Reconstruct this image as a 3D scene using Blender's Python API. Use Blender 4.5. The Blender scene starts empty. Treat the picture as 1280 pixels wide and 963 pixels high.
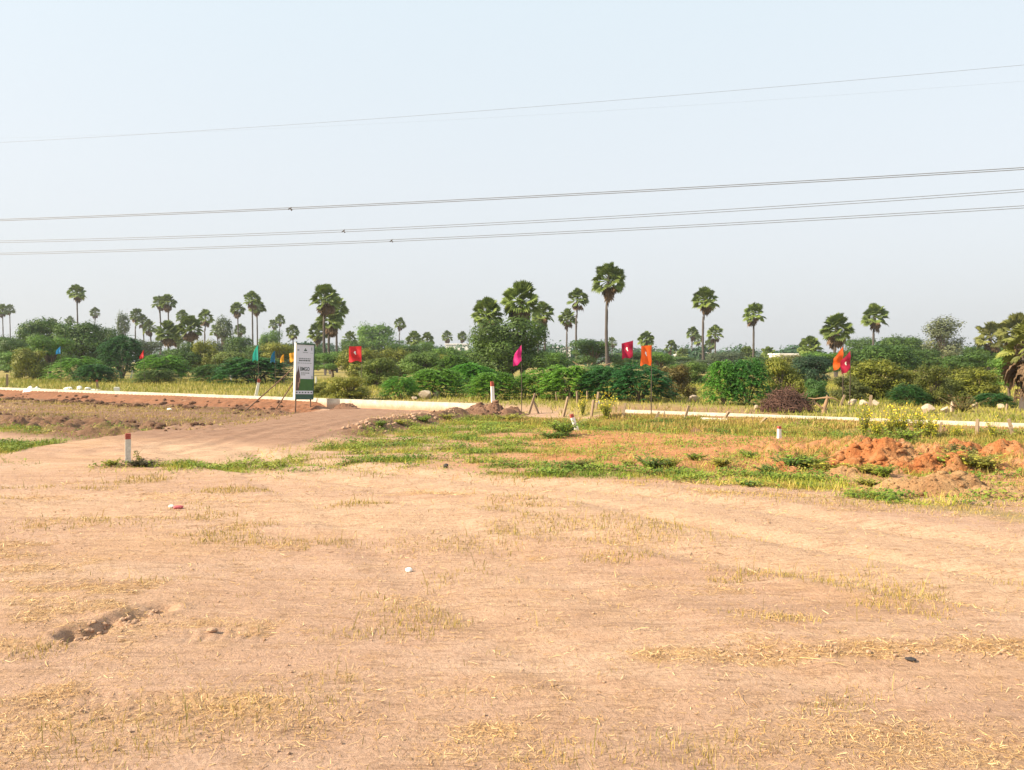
import bpy, math, random
import numpy as np
from mathutils import Vector

# ------------------------------------------------------------------ scene, camera, world, sun
S = bpy.context.scene
COL = S.collection
PI = math.pi
CAM_H, FPX, HORIZON = 2.5, 960.0, 450.0
PITCH = math.atan((481.5 - HORIZON) / FPX)

cam_d = bpy.data.cameras.new('camera')
cam_d.sensor_width = 36.0
cam_d.lens = FPX / 1280.0 * 36.0
cam_d.clip_start = 0.1
cam_d.clip_end = 6000
cam = bpy.data.objects.new('camera', cam_d)
COL.objects.link(cam)
cam.location = (0, 0, CAM_H)
cam.rotation_euler = (PI / 2 - PITCH, 0, 0)
S.camera = cam

SUN_EL = math.radians(34)
SUN_AZ = math.radians(-106)         # from +Y, clockwise: the sun stands to the left, a little behind the camera
sun_dir = Vector((math.sin(SUN_AZ) * math.cos(SUN_EL), math.cos(SUN_AZ) * math.cos(SUN_EL), math.sin(SUN_EL)))

W = bpy.data.worlds.new('World')
S.world = W
W.use_nodes = True
nt = W.node_tree
bg = nt.nodes['Background']
sky = nt.nodes.new('ShaderNodeTexSky')
sky.sky_type = 'NISHITA'
sky.sun_disc = False
sky.sun_elevation = SUN_EL
sky.sun_rotation = SUN_AZ
sky.air_density = 1.0
sky.dust_density = 4.0
sky.ozone_density = 1.0
hsv = nt.nodes.new('ShaderNodeHueSaturation')
hsv.inputs['Saturation'].default_value = 0.55
nt.links.new(sky.outputs[0], hsv.inputs['Color'])
mixw = nt.nodes.new('ShaderNodeMix')
mixw.data_type = 'RGBA'
mixw.inputs[0].default_value = 0.78
mixw.inputs[7].default_value = (4.6, 5.35, 5.75, 1)     # thin high veil whitening the sky
veil = nt.nodes.new('ShaderNodeValToRGB')
tcw = nt.nodes.new('ShaderNodeTexCoord'); sep = nt.nodes.new('ShaderNodeSeparateXYZ')
nt.links.new(tcw.outputs['Generated'], sep.inputs[0]); nt.links.new(sep.outputs['Z'], veil.inputs[0])
e = veil.color_ramp.elements
e[0].position = .0; e[0].color = (.430, .437, .45, 1)
e[1].position = .50; e[1].color = (.435, .505, .545, 1)
q_ = e.new(.22); q_.color = (.448, .478, .502, 1)
vs = nt.nodes.new('ShaderNodeVectorMath'); vs.operation = 'SCALE'; vs.inputs['Scale'].default_value = 10.0
nt.links.new(veil.outputs[0], vs.inputs[0]); nt.links.new(vs.outputs[0], mixw.inputs[7])
nt.links.new(hsv.outputs[0], mixw.inputs[6])
nt.links.new(mixw.outputs[2], bg.inputs['Color'])
bg.inputs['Strength'].default_value = 0.10

sun_d = bpy.data.lights.new('sun', 'SUN')
sun_d.energy = 4.9
sun_d.angle = math.radians(0.6)
sun_d.color = (1.0, 0.84, 0.61)
sun = bpy.data.objects.new('sun', sun_d)
COL.objects.link(sun)
sun.rotation_euler = sun_dir.to_track_quat('Z', 'Y').to_euler()

S.view_settings.view_transform = 'Standard'
S.view_settings.look = 'None'
S.view_settings.gamma = 1.0
S.view_settings.use_curve_mapping = False
S.view_settings.exposure = 1.0
S.render.engine = 'CYCLES'
S.cycles.use_denoising = True
S.cycles.max_bounces = 7
S.cycles.diffuse_bounces = 3
S.cycles.glossy_bounces = 2
S.cycles.transmission_bounces = 3
S.cycles.volume_bounces = 0
S.cycles.transparent_max_bounces = 6

HAZE_DENSITY = 0.00026

rng = np.random.default_rng(7)
random.seed(7)

# ------------------------------------------------------------------ noise
def _hash(ix, iy, seed):
    h = np.atleast_1d(ix).astype(np.int32).astype(np.uint32) * np.uint32(374761393) + np.atleast_1d(iy).astype(np.int32).astype(np.uint32) * np.uint32(668265263) + np.uint32((seed * 974634541) & 0xFFFFFFFF)
    h = (h ^ (h >> np.uint32(13))) * np.uint32(1274126177)
    h = h ^ (h >> np.uint32(16))
    return ((h & np.uint32(0xFFFF)) * (1 / 65535.0)).reshape(np.shape(ix))

def vnoise(x, y, seed=0):
    x = np.asarray(x, float); y = np.asarray(y, float)
    ix = np.floor(x); iy = np.floor(y)
    fx = x - ix; fy = y - iy
    fx = fx * fx * fx * (fx * (fx * 6 - 15) + 10); fy = fy * fy * fy * (fy * (fy * 6 - 15) + 10)
    a = _hash(ix, iy, seed); b = _hash(ix + 1, iy, seed)
    c = _hash(ix, iy + 1, seed); d = _hash(ix + 1, iy + 1, seed)
    return (a + (b - a) * fx) * (1 - fy) + (c + (d - c) * fx) * fy

def fbm(x, y, oct=4, seed=0, gain=0.5):
    t = 0; a = 1.0; n = 0
    for i in range(oct):
        t = t + a * vnoise(x * 2 ** i + 17.3 * i, y * 2 ** i - 9.1 * i, seed + i * 31)
        n += a; a *= gain
    return t / n                                  # 0..1

def sst(a, b, x):
    t = np.clip((np.asarray(x, float) - a) / (b - a), 0, 1)
    return t * t * (3 - 2 * t)

# ------------------------------------------------------------------ terrain
WALL_A, WALL_B = 34.5, -0.58                      # the kerb wall runs along Y = A + B X
WN = math.sqrt(1 + WALL_B ** 2)
def wall_s(x, y):                                 # distance beyond the wall line
    return (y - (WALL_A + WALL_B * x)) / WN

def seg_dist(x, y, pts):
    """distance to a polyline, signed side, and run along it"""
    best = np.full(np.shape(x), 1e9); side = np.zeros(np.shape(x)); run = np.zeros(np.shape(x)); L = 0
    for (ax, ay), (bx, by) in zip(pts[:-1], pts[1:]):
        dx, dy = bx - ax, by - ay
        l2 = dx * dx + dy * dy; l = math.sqrt(l2)
        t = np.clip(((x - ax) * dx + (y - ay) * dy) / l2, 0, 1)
        d = np.hypot(x - ax - t * dx, y - ay - t * dy)
        sd = np.sign((x - ax) * dy - (y - ay) * dx)
        m = d < best
        best = np.where(m, d, best); side = np.where(m, sd, side); run = np.where(m, L + t * l, run)
        L += l
    return best, side, run

ROAD = [(-10.3, 21.5), (-9.0, 25.5), (-7.6, 31.0), (-5.6, 36.5), (-4.9, 38.2)]
ROAD_HW = 3.3
LANE = [(9.5, 7.6), (6.4, 9.6), (3.2, 12.3), (0.9, 14.3), (-3.2, 16.6), (-6.5, 19.0), (-9.5, 22.5)]
LANE3 = [(3.4, 3.2), (1.2, 6.2), (-.6, 9.3), (-2.8, 13.5), (-5.5, 17.6), (-8.6, 21.5)]
LANE2 = [(-20, 15.0), (-10, 13.5), (-4, 12.6), (1.5, 11.4), (6.0, 7.8), (8.5, 5.5)]

def road_mask(x, y):
    d, sd, run = seg_dist(x, y, ROAD)
    hw = ROAD_HW + 0.5 * (fbm(x / 2.5, y / 2.5, 3, 40) - .5) * 2
    return sst(hw + .25, hw - .25, d) * sst(0.35, -0.35, wall_s(x, y) + .45), d, sd, run

def bank_mask(x, y):
    """1 where the soil bank lies against the wall (both sides of the road mouth)"""
    s = wall_s(x, y)
    along = x
    left = sst(-9.3, -10.4, along)
    right = sst(2.6, 4.4, along)
    return left, right, s

def gz(x, y):
    x = np.asarray(x, float); y = np.asarray(y, float)
    z = 0.10 * (fbm(x / 9, y / 9, 2, 1) - .5) + 0.05 * (fbm(x / 2.6, y / 2.6, 2, 5) - .5)
    z = z * sst(70, 30, np.hypot(x, y) * .8)
    # low hump in the middle of the yard
    z = z + 0.17 * np.exp(-(((x - 0.6) / 4.2) ** 2 + ((y - 12.6) / 1.7) ** 2))
    z = z + 0.09 * np.exp(-(((x - 2.6) / 2.0) ** 2 + ((y - 6.9) / .8) ** 2))
    z = z + 0.07 * np.exp(-(((x + 4.6) / 2.2) ** 2 + ((y - 7.6) / .7) ** 2))
    # the worn track
    d, sd, run = seg_dist(x, y, LANE)
    z = z - 0.05 * sst(1.9, .9, d) - 0.06 * np.exp(-((d - .8) / .28) ** 2) + .03 * np.exp(-((d - 1.35) / .3) ** 2)
    for ln, kk in ((LANE2, .8), (LANE3, .4)):
        d, sd, run = seg_dist(x, y, ln)
        z = z - kk * (0.045 * np.exp(-((d - .75) / .24) ** 2) - .025 * np.exp(-((d - 1.2) / .25) ** 2) - .02 * np.exp(-(d / .35) ** 2))
    # bank along the wall
    left, right, s = bank_mask(x, y)
    lowl = -0.14 * sst(-15, -9, s) * sst(0, -.3, s)
    zl = lowl + 0.36 * sst(-1.7, -0.15, s + .5 * (fbm(x / 1.3, y / 1.3, 3, 22) - .5))
    zr = 0.31 * sst(-3.0, -0.1, s)
    front = np.where(s <= 0.05, 1.0, 0.0)
    z = z + front * (left * zl + right * zr)
    z = z + np.where(s > 0.05, 0.22 * (left * .9 + right * 1.2 + (1 - left - right) * 0.6 * sst(.5, 2.5, s)), 0) * sst(60, 5, s)
    # graded dirt road, a little raised, with a berm on its near edge
    m, d, sd, run = road_mask(x, y)
    z = z * (1 - .6 * m) + 0.12 * m * sst(0, 5, run)
    near = np.exp(-((d - ROAD_HW - .30) / .55) ** 2) * (sd > 0) * sst(3, 6.5, run) * sst(.2, -1, s)
    z = z + near * (0.16 + 0.34 * fbm(x / .7, y / .7, 3, 77))
    # scraped earth left of the road
    rub = np.exp(-((s + 12.5) / 1.6) ** 2) * left * sst(-8, -11, x)
    z = z + rub * 0.30 * np.maximum(0, fbm(x / .9, y / .9, 3, 88) - .35)
    e = earth_mask(x, y)
    z = z + e * (.30 * np.maximum(0, fbm(x / 1.5, y / 1.2, 4, 66) - .30) * 1.6 + .03)
    # the small wash-out in the foreground
    d, sd, run = seg_dist(x, y, [(-3.95, 6.88), (-3.78, 7.08), (-3.60, 7.45), (-3.5, 7.55)])
    z = z - 0.17 * np.exp(-(d / .12) ** 2) * sst(.15, .75, fbm(x / .16, y / .16, 4, 3)) + .03 * np.exp(-((d - .2) / .07) ** 2) * fbm(x / .1, y / .1, 2, 4)
    return z

def earth_mask(x, y):
    e = sst(5.6, 8.6, x + 1.6 * (fbm(x / 2, y / 2, 3, 64) - .5)) * np.exp(-np.abs((y - (19.6 - .22 * (x - 9))) / 3.0) ** 3)
    return e * sst(-3.2, -4.4, wall_s(x, y))
TREADS = [   # centre line, half width, pitch, angle of lugs
    ([(3.4, 4.6), (3.55, 5.3), (3.35, 5.9), (2.9, 6.2)], .24, .13, .7),
    ([(-5.2, 6.2), (-4.5, 6.35), (-3.9, 6.8)], .24, .12, .5),
    ([(-3.0, 6.85), (-2.3, 7.0)], .16, .13, .2),
    ([(-5.2, 5.6), (-4.2, 5.75), (-3.2, 5.5), (-2.2, 5.4)], .26, .13, .8),
    ([(1.7, 5.7), (2.4, 5.9)], .22, .11, 1.0),
]
def micro(x, y):
    r = np.hypot(x, y)
    near = sst(60, 20, r)
    z = 0.028 * (fbm(x / 1.1, y / .35, 3, 11) - .5)
    z = z + 0.020 * (fbm(x / .28, y / .2, 3, 12) - .5) * sst(26, 10, r)
    z = z + 0.03 * np.maximum(0, fbm(x / .5, y / .28, 3, 14) - .62)
    left, right, s = bank_mask(x, y)
    rough = (left * sst(-4.2, -2.2, s) * sst(-.1, -.5, s) * .8 + left * sst(-16, -14, s) * sst(-10.0, -11.5, s) * .9)
    rd, d, sd, run = road_mask(x, y)
    rough = rough * (1 - rd)
    z = z + rough * 0.75 * (np.abs(fbm(x / .9, y / .6, 4, 15) - .5) * 2 - .2)
    # ruts along the road
    z = z + rd * 0.05 * (vnoise(d * 2.4 + .3 * run, run / 9, 19) - .5)
    z = z + earth_mask(x, y) * .65 * (np.abs(fbm(x / .7, y / .6, 4, 67) - .5) * 2 - .2)
    # soil ridges in the orange flat
    orr = orange_mask(x, y)
    z = z + orr * .05 * (fbm(x / .9, y / .35, 3, 23) - .5)
    for pts, hw, pitch, ang in TREADS:
        d, sd, run = seg_dist(x, y, pts)
        dd = d * sd
        lug = np.sin(2 * PI * (run + np.abs(dd) * ang) / pitch)
        z = z + sst(hw, hw * .8, d) * (0.010 * lug - .010) * sst(.2, .35, vnoise(x * 1.5, y * 1.5, 55))
    return z * near

def orange_mask(x, y):
    m = sst(-.8, 2.2, x + 1.5 * (fbm(x / 2, y / 2, 3, 61) - .5)) * sst(16.4, 18.4, y + .16 * x + 2.0 * (fbm(x / 1.6, y / 1.6, 3, 62) - .5) - .6)
    m = m * sst(-3.6, -5.2, wall_s(x, y) + 1.2 * (fbm(x / 2, y / 2, 3, 63) - .5)) * sst(24, 17, x)
    return m

def green_mask(x, y):
    """where short green growth covers the soil (0..1)"""
    s = wall_s(x, y)
    edge = 15.6 - .16 * x - .012 * x * x * np.sign(x) + 1.2 * (fbm(x / 2.2, y / 2.2, 3, 70) - .5)
    edge = np.where(x < 0, 15.8 - .55 * x + 1.2 * (fbm(x / 2.2, y / 2.2, 3, 70) - .5), edge)
    g = sst(0, .9, y - edge) * sst(-.5, -2.0, s) * sst(-7.5, -4.6, x)
    rm, d, sd, run = road_mask(x, y)
    # keep it to the right of the road
    g = g * (1 - rm) * sst(ROAD_HW + .7, ROAD_HW + 1.5, np.where(sd > 0, d, 99) + (fbm(x / .8, y / .8, 3, 73) - .5))
    g = g * np.where((sd <= 0) & (d < 30) & (x < -2), 0, 1)
    g = g * (1 - .80 * orange_mask(x, y)) * (1 - .75 * earth_mask(x, y))
    patch = sst(.34, .64, fbm(x / 1.5, y / .9, 5, 71, .62))
    g = g * np.clip(patch * .9 + sst(-6.5, -4.0, s) * .5, 0, 1)
    # strip to the right of the marker stone, and strips on the left
    strip = np.exp(-((x + 7.0) / 3.0) ** 2 * 1.0) * np.exp(-((y - 18.4 + .12 * (x + 7)) / .75) ** 2)
    strip = strip + .8 * np.exp(-((x + 14.5) / 3.6) ** 2) * np.exp(-((y - 22.6 - .2 * x - 3.0) / .95) ** 2)
    strip = strip + .9 * np.exp(-((x + 14.5) / 5) ** 2) * np.exp(-((y - 20.6 + .05 * x) / .9) ** 2)
    strip = strip + .9 * np.exp(-((x + 17) / 6) ** 2) * np.exp(-((y - 27.2 + .25 * (x + 17)) / .8) ** 2)
    strip = strip + .45 * np.exp(-((x + 4) / 3) ** 2) * np.exp(-((y - 21.5 + .2 * x) / .8) ** 2)
    strip = strip + .75 * np.exp(-((y - (13.7 - 1.1 * (x - 6.5))) / .9) ** 2) * sst(4.6, 6.4, x) * sst(12, 9, x)
    strip = strip * sst(.25, .5, fbm(x / 1.2, y / .6, 3, 72)) * (1 - rm)
    return np.clip(g + strip, 0, 1)

def pix(px, py, Y):
    """the point at distance Y behind pixel (px, py) of the 1280 px photograph"""
    # exact with the pitch: rotate the pixel ray
    u = (px - 640) / FPX; v = (481.5 - py) / FPX
    c, s = math.cos(PITCH), math.sin(PITCH)
    dy = c + v * s; dz = v * c - s
    return Vector((u / dy * Y, Y, CAM_H + dz / dy * Y))

def gpt(px, py, hint=None):
    """ground point under the pixel"""
    u = (px - 640) / FPX; v = (481.5 - py) / FPX
    c, sn = math.cos(PITCH), math.sin(PITCH)
    dy = c + v * sn; dz = v * c - sn
    Y = np.concatenate([np.arange(3, 20, .05), np.arange(20, 60, .1), np.geomspace(60, 400, 120)])
    for k in range(2):
        X = u / dy * Y; Z = CAM_H + dz / dy * Y
        hit = np.nonzero(Z <= gz(X, Y))[0]
        i = hit[0] if len(hit) else len(Y) - 1
        Y = np.linspace(Y[max(0, i - 1)], Y[i], 12)
    y = Y[-1] if not len(hit) else Y[min(len(Y) - 1, 6)]
    x = u / dy * y
    return Vector((x, y, float(gz(x, y))))

def on_ground(px, Y):
    p = pix(px, 450, Y)
    return Vector((p.x, Y, float(gz(p.x, Y))))

# ------------------------------------------------------------------ mesh helpers
class MB:
    def __init__(self):
        self.v = []; self.f = []; self.t = []; self.n = 0
    def add(self, verts, faces, tint=None):
        verts = np.asarray(verts, np.float32).reshape(-1, 3)
        faces = np.asarray(faces, np.int64)
        self.v.append(verts); self.f.append(faces + self.n)
        if tint is None: tint = np.full(len(faces), .5)
        self.t.append(np.broadcast_to(np.asarray(tint, np.float32), (len(faces),)))
        self.n += len(verts)
        return self
    def box(self, c, d, rot=0, tint=.5, tiltx=0):
        x, y, z = d[0] / 2, d[1] / 2, d[2] / 2
        V = np.array([(-x,-y,-z),(x,-y,-z),(x,y,-z),(-x,y,-z),(-x,-y,z),(x,-y,z),(x,y,z),(-x,y,z)], float)
        if rot:
            cc, ss = math.cos(rot), math.sin(rot)
            V = V @ np.array([[cc, ss, 0], [-ss, cc, 0], [0, 0, 1]])
        F = [(0,3,2,1),(4,5,6,7),(0,1,5,4),(1,2,6,5),(2,3,7,6),(3,0,4,7)]
        return self.add(V + np.array(c), F, tint)
    def tube(self, pts, radii, sides=6, tint=.5, cap=True):
        pts = np.asarray(pts, float)
        n = len(pts)
        radii = np.broadcast_to(np.asarray(radii, float), (n,))
        tan = np.gradient(pts, axis=0)
        tan /= np.linalg.norm(tan, axis=1, keepdims=True) + 1e-9
        ref = np.where(np.abs(tan[:, 2:3]) > .9, np.array([[1., 0, 0]]), np.array([[0, 0, 1.]]))
        a = np.cross(tan, ref); a /= np.linalg.norm(a, axis=1, keepdims=True) + 1e-9
        b = np.cross(tan, a)
        th = np.arange(sides) * 2 * PI / sides
        ring = a[:, None] * np.cos(th)[None, :, None] + b[:, None] * np.sin(th)[None, :, None]
        V = pts[:, None] + ring * radii[:, None, None]
        i = np.arange(n - 1)[:, None] * sides; j = np.arange(sides)[None]
        k = (j + 1) % sides
        F = np.stack([i + j, i + k, i + sides + k, i + sides + j], -1).reshape(-1, 4)
        base = self.n
        self.add(V.reshape(-1, 3), F, tint)
        if cap and sides == 4 or cap and sides == 3:
            pass
        if cap:
            c = np.array([pts[0], pts[-1]])
            Fc = [(0, 2 + (q + 1) % sides, 2 + q) for q in range(sides)] + [(1, 2 + sides + q, 2 + sides + (q + 1) % sides) for q in range(sides)]
            Vc = np.vstack([c, V[0], V[-1]])
            self.add(Vc, Fc, tint)
        return self
    def mesh(self, name, smooth=False):
        me = bpy.data.meshes.new(name)
        if not self.v: return me
        V = np.vstack(self.v)
        me.vertices.add(len(V)); me.vertices.foreach_set('co', V.ravel().astype(np.float32))
        lens = np.concatenate([np.full(len(f), f.shape[1]) for f in self.f])
        idx = np.concatenate([f.ravel() for f in self.f])
        me.loops.add(len(idx)); me.loops.foreach_set('vertex_index', idx.astype(np.int32))
        starts = np.concatenate([[0], np.cumsum(lens)[:-1]])
        me.polygons.add(len(lens))
        me.polygons.foreach_set('loop_start', starts.astype(np.int32))
        me.polygons.foreach_set('loop_total', lens.astype(np.int32))
        me.polygons.foreach_set('use_smooth', np.full(len(lens), smooth, bool))
        at = me.attributes.new('tint', 'FLOAT', 'FACE')
        at.data.foreach_set('value', np.concatenate(self.t).astype(np.float32))
        me.update(calc_edges=True)
        return me
    def build(self, name, mat, parent=None, smooth=False):
        o = bpy.data.objects.new(name, self.mesh(name, smooth))
        if mat is not None: o.data.materials.append(mat)
        COL.objects.link(o)
        if parent is not None: o.parent = parent
        return o

def tag(o, label, cat, group=None):
    o['label'] = label; o['category'] = cat
    if group: o['group'] = group
    return o

def empty(name, loc, label=None, cat=None, group=None, rz=0):
    o = bpy.data.objects.new(name, None)
    o.empty_display_size = .2
    COL.objects.link(o)
    o.location = loc; o.rotation_euler = (0, 0, rz)
    if label: tag(o, label, cat, group)
    return o

def link_mesh(name, me, parent, loc=(0, 0, 0), scale=(1, 1, 1), rot=(0, 0, 0), color=None):
    o = bpy.data.objects.new(name, me)
    COL.objects.link(o); o.parent = parent
    o.location = loc; o.scale = scale; o.rotation_euler = rot
    if color: o.color = (*color, 1)
    return o

# ------------------------------------------------------------------ materials
def new_mat(name):
    m = bpy.data.materials.new(name); m.use_nodes = True
    n = m.node_tree.nodes; l = m.node_tree.links
    return m, n, l, n['Principled BSDF']

def N(n, kind, **kw):
    o = n.new(kind)
    for k, v in kw.items(): setattr(o, k, v)
    return o

def mix_col(n, l, fac, a, b, mode='MIX'):
    m = N(n, 'ShaderNodeMix', data_type='RGBA', blend_type=mode)
    for sock, val in ((0, fac), (6, a), (7, b)):
        if hasattr(val, 'is_linked') or hasattr(val, 'node'): l.new(val, m.inputs[sock])
        else: m.inputs[sock].default_value = val if sock == 0 else (*val, 1)
    return m.outputs[2]

def noise(n, l, scale, detail=4, rough=.55, vec=None, dist=0):
    t = N(n, 'ShaderNodeTexNoise'); t.inputs['Scale'].default_value = scale
    t.inputs['Detail'].default_value = detail; t.inputs['Roughness'].default_value = rough
    t.inputs['Distortion'].default_value = dist
    if vec is not None: l.new(vec, t.inputs['Vector'])
    return t.outputs['Fac']

def ramp(n, l, fac, stops):
    r = N(n, 'ShaderNodeValToRGB'); l.new(fac, r.inputs[0])
    e = r.color_ramp.elements
    while len(e) < len(stops): e.new(.5)
    for el, (p, c) in zip(e, stops):
        el.position = p; el.color = (*c, 1) if len(c) == 3 else c
    return r.outputs[0]

def rng_map(n, l, v, a, b, c=0., d=1.):
    m = N(n, 'ShaderNodeMapRange'); l.new(v, m.inputs[0])
    for i, q in enumerate((a, b, c, d)): m.inputs[1 + i].default_value = q
    return m.outputs[0]

def attr(n, name):
    a = N(n, 'ShaderNodeAttribute'); a.attribute_name = name
    return a.outputs['Fac']

def objcoord(n): return N(n, 'ShaderNodeTexCoord').outputs['Object']

def plain(name, col, rough=.8, var=.25, scale=6, bump=.2, metal=0):
    m, n, l, p = new_mat(name)
    f = noise(n, l, scale, 5, .6, objcoord(n))
    c = mix_col(n, l, f, tuple(q * (1 - var) for q in col), tuple(min(1, q * (1 + var)) for q in col))
    l.new(c, p.inputs['Base Color'])
    p.inputs['Roughness'].default_value = rough
    p.inputs['Metallic'].default_value = metal
    if bump:
        b = N(n, 'ShaderNodeBump'); b.inputs['Strength'].default_value = bump; b.inputs['Distance'].default_value = .02
        l.new(f, b.inputs['Height']); l.new(b.outputs[0], p.inputs['Normal'])
    return m

def foliage(name, transl=.30, lo=.5, hi=1.8, yellow=.35):
    """leaf colour from the object's own colour, varied leaf by leaf"""
    m, n, l, p = new_mat(name)
    oi = N(n, 'ShaderNodeObjectInfo')
    t = attr(n, 'tint')
    f = noise(n, l, 3.0, 3, .6, objcoord(n))
    k = N(n, 'ShaderNodeMath', operation='MULTIPLY_ADD'); l.new(f, k.inputs[0]); k.inputs[1].default_value = .5
    l.new(t, k.inputs[2])
    br = rng_map(n, l, k.outputs[0], .1, 1.35, lo, hi)
    hs = N(n, 'ShaderNodeHueSaturation'); l.new(oi.outputs['Color'], hs.inputs['Color']); l.new(br, hs.inputs['Value'])
    yl = mix_col(n, l, rng_map(n, l, t, .75, 1.0, 0, yellow), (1, 1, 1), (1.7, 1.15, .6), 'MIX')
    c = mix_col(n, l, 1.0, hs.outputs[0], yl, 'MULTIPLY')
    l.new(c, p.inputs['Base Color']); p.inputs['Roughness'].default_value = .55
    p.inputs['Specular IOR Level'].default_value = .3
    tr = N(n, 'ShaderNodeBsdfTranslucent'); l.new(c, tr.inputs['Color'])
    ms = N(n, 'ShaderNodeMixShader'); ms.inputs[0].default_value = transl
    l.new(p.outputs[0], ms.inputs[1]); l.new(tr.outputs[0], ms.inputs[2])
    l.new(ms.outputs[0], n['Material Output'].inputs['Surface'])
    return m

def blade_mat(name, stops, transl=.2):
    m, n, l, p = new_mat(name)
    c = ramp(n, l, attr(n, 'tint'), stops)
    l.new(c, p.inputs['Base Color']); p.inputs['Roughness'].default_value = .6
    p.inputs['Specular IOR Level'].default_value = .25
    tr = N(n, 'ShaderNodeBsdfTranslucent'); l.new(c, tr.inputs['Color'])
    ms = N(n, 'ShaderNodeMixShader'); ms.inputs[0].default_value = transl
    l.new(p.outputs[0], ms.inputs[1]); l.new(tr.outputs[0], ms.inputs[2])
    l.new(ms.outputs[0], n['Material Output'].inputs['Surface'])
    return m

M = {}
M['leaf'] = foliage('leaf')
M['palm_leaf'] = foliage('palm_leaf', transl=.25, lo=.5, hi=1.7, yellow=.5)
M['dead_frond'] = plain('dead_frond', (.13, .08, .042), .8, .4, 3, 0)
M['bark'] = plain('bark', (.13, .095, .07), .9, .35, 5, .5)
M['palm_trunk'] = plain('palm_trunk', (.075, .062, .055), .9, .3, 4, .5)
M['twig'] = plain('twig', (.12, .062, .045), .9, .5, 4, .2)
M['dead_wood'] = plain('dead_wood', (.28, .175, .10), .85, .3, 5, .4)
M['white_paint'] = plain('white_wash', (.80, .77, .70), .7, .07, 3, .15)
def wall_paint():
    m, n, l, p = new_mat('wall_whitewash')
    oc = objcoord(n)
    f = noise(n, l, 3, 6, .65, oc); g = noise(n, l, 14, 5, .7, oc)
    c = ramp(n, l, f, [(.3, (.44, .37, .28)), (.5, (.60, .54, .44)), (.7, (.68, .63, .54))])
    sp = N(n, 'ShaderNodeSeparateXYZ'); l.new(oc, sp.inputs[0])
    a = N(n, 'ShaderNodeMath', operation='MULTIPLY_ADD'); l.new(g, a.inputs[0]); a.inputs[1].default_value = -.28; l.new(sp.outputs['Z'], a.inputs[2])
    c = mix_col(n, l, rng_map(n, l, a.outputs[0], .20, .0, 0, .75), c, (.46, .24, .12))
    c = mix_col(n, l, rng_map(n, l, g, .62, .72, 0, .6), c, (.36, .27, .19))
    l.new(c, p.inputs['Base Color']); p.inputs['Roughness'].default_value = .85
    return m
M['wall_paint'] = wall_paint()
M['worn_shaded_paint'] = plain('worn_shaded_paint', (.60, .56, .49), .85, .45, 16, .3)  # weathered whitewash, greyed further to paint in the marker stone's shaded front
M['post_stone'] = plain('post_stone', (.27, .195, .125), .85, .25, 9, .4)
M['red_paint'] = plain('red_paint', (.36, .07, .05), .7, .4, 14, .2)
M['pole'] = plain('pole', (.07, .05, .035), .7, .3, 5, 0)
M['cable'] = plain('cable', (.165, .17, .18), .5, .1, 3, 0)
M['rock'] = plain('rock', (.46, .36, .27), .9, .3, 3, .5)
M['pale_rock'] = plain('pale_rock', (.42, .34, .25), .9, .2, 3, .4)
M['metal_edge'] = plain('board_edge', (.74, .72, .62), .6, .1, 3, .1)
M['green_frame'] = plain('green_frame', (.03, .09, .06), .6, .2, 4, .1)
M['wood_leg'] = plain('board_leg', (.16, .09, .055), .8, .3, 5, .3)
M['print_white'] = plain('print_white', (.62, .66, .74), .5, .06, 2, 0)
M['print_dark'] = plain('print_dark', (.03, .06, .06), .5, .2, 20, 0)
M['print_grey'] = plain('print_grey', (.22, .27, .30), .5, .2, 20, 0)
M['print_green'] = plain('print_green', (.03, .12, .02), .5, .4, 4, 0)
M['print_brown'] = plain('print_brown', (.10, .055, .05), .5, .5, 9, 0)
M['print_skin'] = plain('print_tan', (.42, .26, .18), .5, .3, 9, 0)
M['building_white'] = plain('building_white', (.85, .82, .80), .8, .05, .3, 0)
M['building_dark'] = plain('building_window', (.10, .12, .14), .3, .1, 3, 0)
M['roof_green'] = plain('roof_sheet', (.42, .60, .56), .5, .1, 2, 0)
M['litter_white'] = plain('litter_white', (.85, .84, .78), .6, .05, 20, .2)
M['litter_red'] = plain('litter_red', (.48, .10, .11), .5, .5, 30, .2)
M['black'] = plain('black_plastic', (.03, .025, .025), .6, .3, 20, .3)

def soil_mat(name, cols, scale=3.0, bump=.7):
    m, n, l, p = new_mat(name)
    oc = objcoord(n)
    f = noise(n, l, scale, 8, .65, oc, .4)
    g = noise(n, l, scale * 9, 6, .7, oc)
    c = ramp(n, l, f, [(.28, cols[0]), (.5, cols[1]), (.72, cols[2])])
    c = mix_col(n, l, rng_map(n, l, g, .3, .7, 0, .5), c, tuple(q * .7 for q in cols[1]))
    l.new(c, p.inputs['Base Color']); p.inputs['Roughness'].default_value = .95
    p.inputs['Specular IOR Level'].default_value = .1
    b = N(n, 'ShaderNodeBump'); b.inputs['Strength'].default_value = min(1, bump * 1.3); b.inputs['Distance'].default_value = .09
    l.new(g, b.inputs['Height']); l.new(b.outputs[0], p.inputs['Normal'])
    return m
M['soil_red'] = soil_mat('soil_red', [(.36, .095, .03), (.47, .20, .08), (.52, .34, .18)], 2.2)
M['soil_brown'] = soil_mat('soil_brown', [(.14, .075, .05), (.26, .15, .10), (.36, .22, .15)])
M['soil_rubble'] = soil_mat('soil_rubble', [(.08, .04, .025), (.18, .10, .065), (.32, .20, .13)])
M['soil_clod'] = soil_mat('soil_clod', [(.36, .225, .15), (.48, .31, .21), (.56, .39, .28)], 3.0, .3)
M['soil_straw'] = soil_mat('soil_straw', [(.32, .155, .075), (.45, .265, .13), (.55, .39, .21)], 1.8)

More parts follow.
